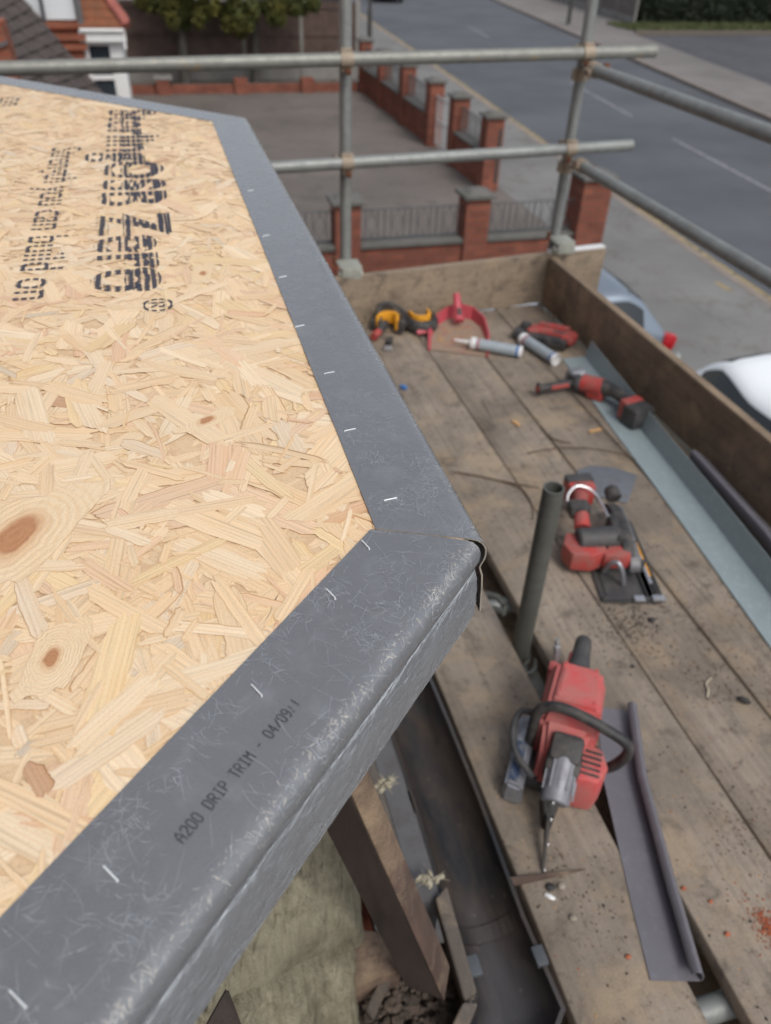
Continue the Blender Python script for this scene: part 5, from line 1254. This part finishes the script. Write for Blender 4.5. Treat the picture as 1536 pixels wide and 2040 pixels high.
b = MB(); b.box((1.582, 2.182, ZP + .052), (.085, .04, .078), RZ(12), .008); part('battery_shoe', b, M['red'], t)
b = MB(); b.box((1.590, 2.140, ZP + .046), (.094, .075, .078), RZ(12), .012)
for k in range(4): b.box((1.59 - .03 + k * .02, 2.14, ZP + .086), (.010, .07, .004), RZ(12), .001)
part('battery', b, M['dgrey'], t)

# --- jigsaw body
JA = math.degrees(math.atan2(2.80 - 2.935, 1.64 - 1.47)); F = frame((1.555, 2.865), JA)
t = thing('jigsaw', 'red jigsaw body lying by the side toe board behind the sealant tube', 'jigsaw', (1.555, 2.865, ZP))
b = MB(F); b.prism([(-.075, .045), (.02, .055), (.105, .05), (.135, .02), (.12, -.035), (.07, -.045), (.06, -.02), (-.04, -.015), (-.06, -.045), (-.09, -.035)], .022, .060, .010)
b.box((.02, .040, .062), (.14, .028, .022), None, .008); part('body', b, M['red'], t)
b = MB(F); b.box((.0, -.045, .028), (.20, .05, .045), None, .012); b.box((.0, .005, .020), (.16, .06, .03), None, .006); part('grip', b, M['black'], t)
b = MB(F); b.cyl((-.09, .015, .045), (-.125, .025, .05), .026, .020, n=18, bev=.004); b.box((-.12, -.015, .03), (.05, .07, .03), None, .008); part('nose', b, M['dgrey'], t)
b = MB(F); b.cyl((-.03, .055, .060), (.01, .058, .062), .015, n=14, bev=.003); b.box((.05, .0, .058), (.05, .022, .008), None, .002); part('switch', b, M['dgrey'], t)

# --- sealant tubes
def cartridge(label, a, c, nozzle, capc=False):
    a = Vector(a); c = Vector(c); d = (c - a).normalized(); t = thing('sealant_tube', label, 'sealant tube', (a + c) / 2, 'grey sealant tubes')
    b = MB(); b.cyl(a + d * .012, c - d * .010, .0245, n=30); part('barrel', b, M['labelgrey'], t)
    b = MB(); b.cyl(a - d * .001, a + d * .022, .0262, n=30, bev=.002); b.cyl(c - d * .013, c + d * .001, .0258, n=30, hollow=.003); b.cyl(c - d * .012, c - d * .006, .022, n=24); b.cyl(a - d * .012, a, .010, n=16); part('end_caps', b, M['white'], t)
    b = MB(); b.cyl(c - d * .024, c - d * .014, .0249, n=30); part('blue_band', b, M['blue'], t)
    b = MB(); b.cyl(a + d * .030, a + d * .036, .0249, n=30); part('red_band', b, M['pinkred'], t)
    if nozzle: b = MB(); b.cyl(a - d * .01, a - d * .075, .009, .0035, n=14); part('nozzle', b, M['white'], t)
cartridge('grey sealant tube with its white nozzle over the red dustpan', (1.195, 2.862, ZP + .034), (1.385, 2.748, ZP + .026), True)
cartridge('grey sealant tube with its white end towards the camera, leaning by the jigsaw', (1.440, 2.872, ZP + .028), (1.500, 2.648, ZP + .026), False)

# --- dustpan
t = thing('dustpan', 'red dustpan with its handle up against the end toe board', 'dustpan', (1.17, 3.0, ZP))
b = MB(); bm = b.bm; out = [P(*q, .0) for q in ((858, 698), (860, 672), (872, 650), (892, 637), (914, 633), (938, 638), (957, 653), (966, 676), (968, 712))]
n = len(out); ctr = sum(out, Vector()) / n
lo = [Vector((p.x, p.y, ZP + .004)) for p in out]; f = bm.faces.new([bm.verts.new(p) for p in lo])
part('tray', b, M['dustytray'], t)
b = MB(); bm = b.bm; hts = [.006, .03, .045, .055, .06, .055, .045, .03, .006]; ro = []
for p, h in zip(lo, hts):
    o_ = (p - ctr); o_.z = 0; o_.normalize(); ro.append([bm.verts.new(q) for q in (p, p + o_ * .012 + Vector((0, 0, h)), p + o_ * .020 + Vector((0, 0, h)), p + o_ * .008 - Vector((0, 0, .003)))])
for a, c in zip(ro[:-1], ro[1:]):
    for k in range(4): bm.faces.new((a[k], a[(k + 1) % 4], c[(k + 1) % 4], c[k]))
bm.faces.new(ro[0]); bm.faces.new(ro[-1][::-1]); bmesh.ops.recalc_face_normals(bm, faces=bm.faces[:]); part('rim', b, M['pinkred'], t)
b = MB(); hp = [aty(915, 640, 3.08), aty(913, 622, 3.115), aty(911, 604, 3.145), aty(909, 584, 3.165)]
b.tube(hp, [.024, .019, .018, .016], 14, 4, .8); part('handle', b, M['pinkred'], t)
b = MB(); q = hp[1]; b.box(q + Vector((0, -.017, .010)), (.018, .006, .035), RX(-35), .003); part('hanging_slot', b, M['black'], t)
b = MB(); rr = random.Random(9); 
for k in range(60):
    f = rr.random(); p = P(rr.uniform(870, 940), rr.uniform(655, 700)); b.ball((p.x, p.y, ZP + .006), (rr.uniform(.002, .006),) * 2 + (.002,), None, 1, .3)
o = part('sawdust', b, M['chipwood'], None); o['kind'] = 'stuff'; tag(o, 'sawdust and grit swept into the red dustpan', 'sawdust')

# --- ear defenders: two padded cups joined by a band
t = thing('ear_defenders', 'black ear defenders with yellow lined cups in the far left corner of the platform', 'ear defenders', (.95, 3.12, ZP))
def cup(c, ang, openang):
    F = frame(c, ang, c[2]); b = MB(F); b.tube([(-.060, .035, .0), (-.058, -.01, 0), (-.036, -.050, 0), (0, -.062, 0), (.036, -.050, 0), (.058, -.01, 0), (.060, .035, 0)], .022, 12, 4, 1.4); cu = part('cup', b, M['black'], t)
    b = MB(F); arc = [(-.050, .040), (-.046, -.005), (-.028, -.034), (0, -.042), (.028, -.034), (.046, -.005), (.050, .040)]
    pts = arc + [(x * .74, y * .74 + .008) for (x, y) in arc[::-1]]; b.prism(pts, -.012, .044, .004); part('foam', b, M['yellow'], cu)
    return cu
cup((1.045, 3.115, ZP + .030), 4, 0); cu2 = cup((.895, 3.12, ZP + .035), 150, 0)
b = MB(); b.tube([(.85, 3.10, ZP + .05), (.86, 3.17, ZP + .085), (.90, 3.205, ZP + .095), (.95, 3.19, ZP + .08), (.985, 3.145, ZP + .055), (.995, 3.10, ZP + .04)], .011, 10, 5, .6); part('headband', b, M['black'], t)
b = MB(frame((1.03, 3.045, 0), 4, ZP + .022)); b.box((0, -.012, 0), (.06, .008, .018), RX(-30), .003); part('badge', b, M['pinkred'], t)
t = thing('hand_tool', 'black hand tool with a red handle end just past the roof edge', 'hand tool', (.84, 3.08, ZP))
b = MB(); b.tube([(.80, 3.02, ZP + .025), (.835, 3.06, ZP + .03)], [.018, .017], 12, 0); part('handle', b, M['red'], t)
b = MB(); b.tube([(.832, 3.055, ZP + .03), (.86, 3.09, ZP + .04), (.885, 3.12, ZP + .035)], [.017, .022, .014], 12, 3); part('shaft', b, M['black'], t)
t = thing('small_plug', 'small black plug with a silver end on the boards near the roof edge', 'plug', (.855, 2.96, ZP)); b = MB(); b.box((.862, 2.985, ZP + .014), (.030, .058, .022), RZ(-20), .006); part('body', b, M['black'], t)
b = MB(); b.box((.842, 2.93, ZP + .010), (.036, .030, .014), RZ(-10), .004); part('metal_end', b, M['chrome'], t)
b = MB(); b.box((.812, 2.588, ZP + .008), (.02, .03, .012), RZ(25), .003); tag(part('blue_clip', b, M['blue'], None, 35, (.812, 2.588, ZP)), 'small blue plastic clip at the edge of the roof trim', 'clip')

# --- loose trims on the platform
t = thing('angle_trim', 'long pale grey green angle trim lying along the side toe board', 'trim', (1.60, 2, ZP))
fl = [(1.661, 2.695), (1.596, 2.12), (1.566, 1.80), (1.545, 1.60), (1.50, 1.20), (1.42, .50), (1.36, 0)]; wd = .106
b = MB(); bm = b.bm; rows = []
for i, (x, y) in enumerate(fl):
    pr = [(x - wd, .0035), (x, .0035), (x + .016, .075), (x + .0185, .0745), (x + .0035, .0005), (x - wd, .0012)]
    rows.append([bm.verts.new((a, y, ZP + .0015 + z)) for (a, z) in pr])
for a, c in zip(rows[:-1], rows[1:]):
    for k in range(6): bm.faces.new((a[k], a[(k + 1) % 6], c[(k + 1) % 6], c[k]))
bm.faces.new(rows[0]); bm.faces.new(rows[-1][::-1]); bmesh.ops.recalc_face_normals(bm, faces=bm.faces[:]); part('angle', b, M['ltrim'], t)
def folded_trim(name, label, path, prof, mat, z=ZP):
    t = thing(name, label, 'trim', (path[0][0], path[0][1], z)); b = MB(); bm = b.bm; rows = []
    for i, (x, y) in enumerate(path):
        a = Vector(path[max(i - 1, 0)]); c = Vector(path[min(i + 1, len(path) - 1)]); d = (c - a).normalized(); o_ = Vector((-d.y, d.x))
        rows.append([bm.verts.new((x + o_.x * p, y + o_.y * p, z + q)) for (p, q) in prof])
    n = len(prof)
    for a, c in zip(rows[:-1], rows[1:]):
        for k in range(n): bm.faces.new((a[k], a[(k + 1) % n], c[(k + 1) % n], c[k]))
    for rr_ in (rows[0], rows[-1]):
        for k in range(n // 2 - 1):
            bm.faces.new((rr_[k], rr_[k + 1], rr_[n - 2 - k], rr_[n - 1 - k]))
    bmesh.ops.recalc_face_normals(bm, faces=bm.faces[:]); part('profile', b, mat, t, 50); return t
def thick(pr, th):
    ns = []; 
    for i in range(len(pr)):
        a = Vector(pr[max(i - 1, 0)]); c = Vector(pr[min(i + 1, len(pr) - 1)]); d = (c - a).normalized(); ns.append(Vector((-d.y, d.x)))
    return pr + [(p[0] + n.x * th, p[1] + n.y * th) for p, n in zip(pr[::-1], ns[::-1])]
# J shaped: flat flange, rolled bead over the right hand side. offset axis points to the picture's left (path runs toward the camera)
jp = [(0.0, .001), (-.03, .001), (-.065, .001), (-.090, .001), (-.0935, .006), (-.092, .022), (-.086, .034), (-.078, .0395), (-.070, .036), (-.067, .028)]
jp = [(-p, z) for (p, z) in jp]
folded_trim('drip_trim', 'loose purple grey drip trim with a rolled bead lying beside the red saw', [(.838, .985), (.76, .80), (.69, .56), (.650, .412)], thick(jp, .0018), M['ptrim'])
b = MB(); bm = b.bm
folded_trim('drip_trim', 'second purple grey drip trim leaning behind the angle trim at the right edge', [(1.655, 1.83), (1.625, 1.4), (1.57, 1.0), (1.50, .5)], thick([(-.01, .001), (-.035, .04), (-.045, .072), (-.040, .082), (-.030, .084), (.005, .058), (.04, .030)], .0018), M['ptrim'])
# ================================================================== DEBRIS
def twig(label, px, r, h=.004):
    pts = [P(u, v, h) for (u, v) in px]; b = MB(); b.tube(pts, [r, r * .9, r * .5], 6, 5); tag(part('twig', b, M['twig'], None, 60, pts[0]), label, 'twig', 'dry twigs on the boards')
twig('long curved twig lying across the boards from the roof edge to the short tube', [(905, 940), (960, 950), (1010, 962), (1040, 975), (1058, 1000), (1062, 1035)], .0026)
twig('forked twig end beside the top of the short tube', [(1000, 958), (1040, 966), (1075, 972)], .0022)
twig('thin curved twig crossing the boards towards the angle trim', [(1050, 903), (1110, 893), (1180, 894), (1240, 905), (1285, 925)], .0018)
twig('short dark twig lying in the joint between two boards', [(1078, 850), (1095, 870), (1120, 880), (1138, 882)], .0026)
twig('tiny straight twig on the boards near the roof edge', [(960, 795), (970, 815), (980, 835)], .0012)
def lump(name, label, cat, u, v, r, mat, grp=None, h=None, el=1.0, rot=0):
    p = P(u, v); b = MB(); random.seed(int(u * 7 + v)); b.ball((p.x, p.y, ZP + r * .5), (r * el, r * .75, r * .6), RZ(rot), 2, .16); tag(part(name, b, mat, None, 40, p), label, cat, grp)
lump('stone', 'pale brown crumb of mortar below the tip of the saw', 'stone', 1141, 1831, .008, M['stone'])
lump('stone', 'greyish stone chip beside the black grit at the end of the splinter', 'stone', 1118, 1768, .009, M['stone'])
lump('black_lump', 'black grit lump at the end of the brown splinter', 'grit', 1096, 1770, .010, M['charcoal'])
lump('white_fluff', 'white scrap under the black grit lump', 'scrap', 1095, 1788, .007, M['white'], el=1.6, rot=-40)
lump('black_lump', 'largest shiny black lump on the board at the right', 'grit', 1481, 1398, .012, M['charcoal'], el=1.4, rot=-50)
lump('black_lump', 'black lump among the dark stain below the circular saw', 'grit', 1298, 1237, .010, M['charcoal'])
lump('black_lump', 'small black lump above the red saw body', 'grit', 1260, 1329, .006, M['charcoal'])
lump('brick_crumb', 'orange brick crumb beside the bottom of the folded trim', 'brick crumb', 1448, 1862, .006, M['brickdust'])
lump('brick_crumb', 'orange brick crumb on the inner board near its right edge', 'brick crumb', 1251, 1907, .006, M['brickdust'])
lump('brick_crumb', 'orange brick crumb halfway along the folded trim', 'brick crumb', 1415, 1797, .005, M['brickdust'])
lump('brick_crumb', 'orange brick crumb touching the bead of the folded trim', 'brick crumb', 1361, 1771, .006, M['brickdust'])
lump('brick_crumb', 'orange brick bit by the side toe board beyond the jigsaw', 'brick crumb', 1105, 634, .012, M['splinter'], el=1.5)
lump('stone', 'small pale pebble between the two board gaps on the inner board', 'stone', 952, 1211, .005, M['stone'])
t_ = P(1185, 860); b = MB(); b.box((t_.x, t_.y, ZP + .006), (.055, .012, .008), RZ(8), .003); tag(part('wood_chip', b, M['chipwood'], None, 35, t_), 'fresh orange wood chip below the angle grinder battery', 'wood chip', 'wood chips')
t_ = P(1028, 845); b = MB(); b.box((t_.x, t_.y, ZP + .005), (.016, .035, .006), RZ(20), .002); tag(part('wood_chip', b, M['chipwood'], None, 35, t_), 'small pale wood chip on the board joint left of the dark twig', 'wood chip', 'wood chips')
q0, q1 = P(1013, 1760, .006), P(1165, 1733, .006); b = MB(); w_ = Vector((.003, .008, 0))
b.hexa([q0 - w_, q0 + w_, q1 + w_ * .1, q1 - w_ * .1, q0 - w_ + Vector((0, 0, .009)), q0 + w_ + Vector((0, 0, .009)), q1 + w_ * .1 + Vector((0, 0, .003)), q1 - w_ * .1 + Vector((0, 0, .003))], .001); tag(part('wood_splinter', b, M['redtimber'], None, 35, q0), 'brown wood splinter crossing the gap under the tip of the saw', 'splinter')
b = MB(); b.tube([P(1409, 1388, .003), P(1411, 1375, .004), P(1407, 1362, .003), P(1417, 1350, .004)], [.0025, .003, .002], 6, 4); tag(part('cord_scrap', b, M['rope'], None, 60, P(1410, 1370)), 'short pale curl of cord on the boards', 'cord')
# fine crumbs and brick dust
def crumbs(name, label, cat, n, fn, rmin, rmax, mat, seed):
    r = random.Random(seed); b = MB(); bm = b.bm
    for i in range(n):
        x, y = fn(r); s_ = r.uniform(rmin, rmax); a = r.uniform(0, 6.28); k = r.uniform(.4, 1)
        # little four sided chips
        pts = [Vector((x + math.cos(a + j * 1.57) * s_ * (k if j % 2 else 1), y + math.sin(a + j * 1.57) * s_ * (k if j % 2 else 1), ZP + .0005)) for j in range(4)]
        top = bm.verts.new((x, y, ZP + s_ * .8 + .0008)); vs = [bm.verts.new(p) for p in pts]
        for j in range(4): bm.faces.new((vs[j], vs[(j + 1) % 4], top))
    o = part(name, b, mat, None, 20); o['kind'] = 'stuff'; tag(o, label, cat); return o
def onb(r):
    while True:
        x, y = r.uniform(.5, 1.70), r.uniform(-.1, 3.1) ** 1.0
        if y > 1.6 and x < .8: continue
        if .716 < x < .79 or abs(x - 1.0105) < .004 or abs(x - 1.237) < .004 or abs(x - 1.4635) < .004: continue
        return x, y
crumbs('grit', 'pale grit and crumbs scattered over the scaffold boards', 'grit', 1500, onb, .0008, .0032, M['stone'], 31)
crumbs('dark_grit', 'dark specks scattered over the scaffold boards', 'grit', 700, onb, .0008, .0040, M['charcoal'], 32)
crumbs('sawdust', 'pale sawdust flecks on the scaffold boards', 'sawdust', 700, onb, .0008, .0030, M['chipwood'], 33)
def dust(r): 
    a = r.uniform(0, 6.28); k = abs(r.gauss(0, .022)); c = P(1532, 1846); return c.x + math.cos(a) * k * .9, c.y + math.sin(a) * k * 1.4
crumbs('brick_dust', 'splash of orange brick dust at the right edge', 'brick dust', 500, dust, .0006, .0034, M['brickdust'], 34)
def dust2(r):
    return onb(r)
crumbs('brick_specks', 'tiny orange brick specks over the boards', 'brick dust', 130, dust2, .0008, .0030, M['brickdust'], 35)
crumbs('black_stain_grit', 'black grit in the dark stain below the circular saw', 'grit', 260, lambda r: (1.05 + r.gauss(0, .05), 1.22 + r.gauss(0, .05)), .001, .004, M['charcoal'], 36)

def drift(r):
    c = r.choice(((1.06, 1.20), (1.16, 1.02), (1.30, .95), (1.10, 2.45), (1.35, 2.42), (.98, 1.70), (1.25, 1.25), (1.45, 1.10), (.60, .60), (1.0, .62)))
    while True:
        x, y = c[0] + r.gauss(0, .06), c[1] + r.gauss(0, .07)
        if not (.716 < x < .79): return x, y
crumbs('dirt_drift', 'drifts of dark dirt and crumbs between the tools', 'dirt', 1500, drift, .0007, .0036, M['splinter'], 41)
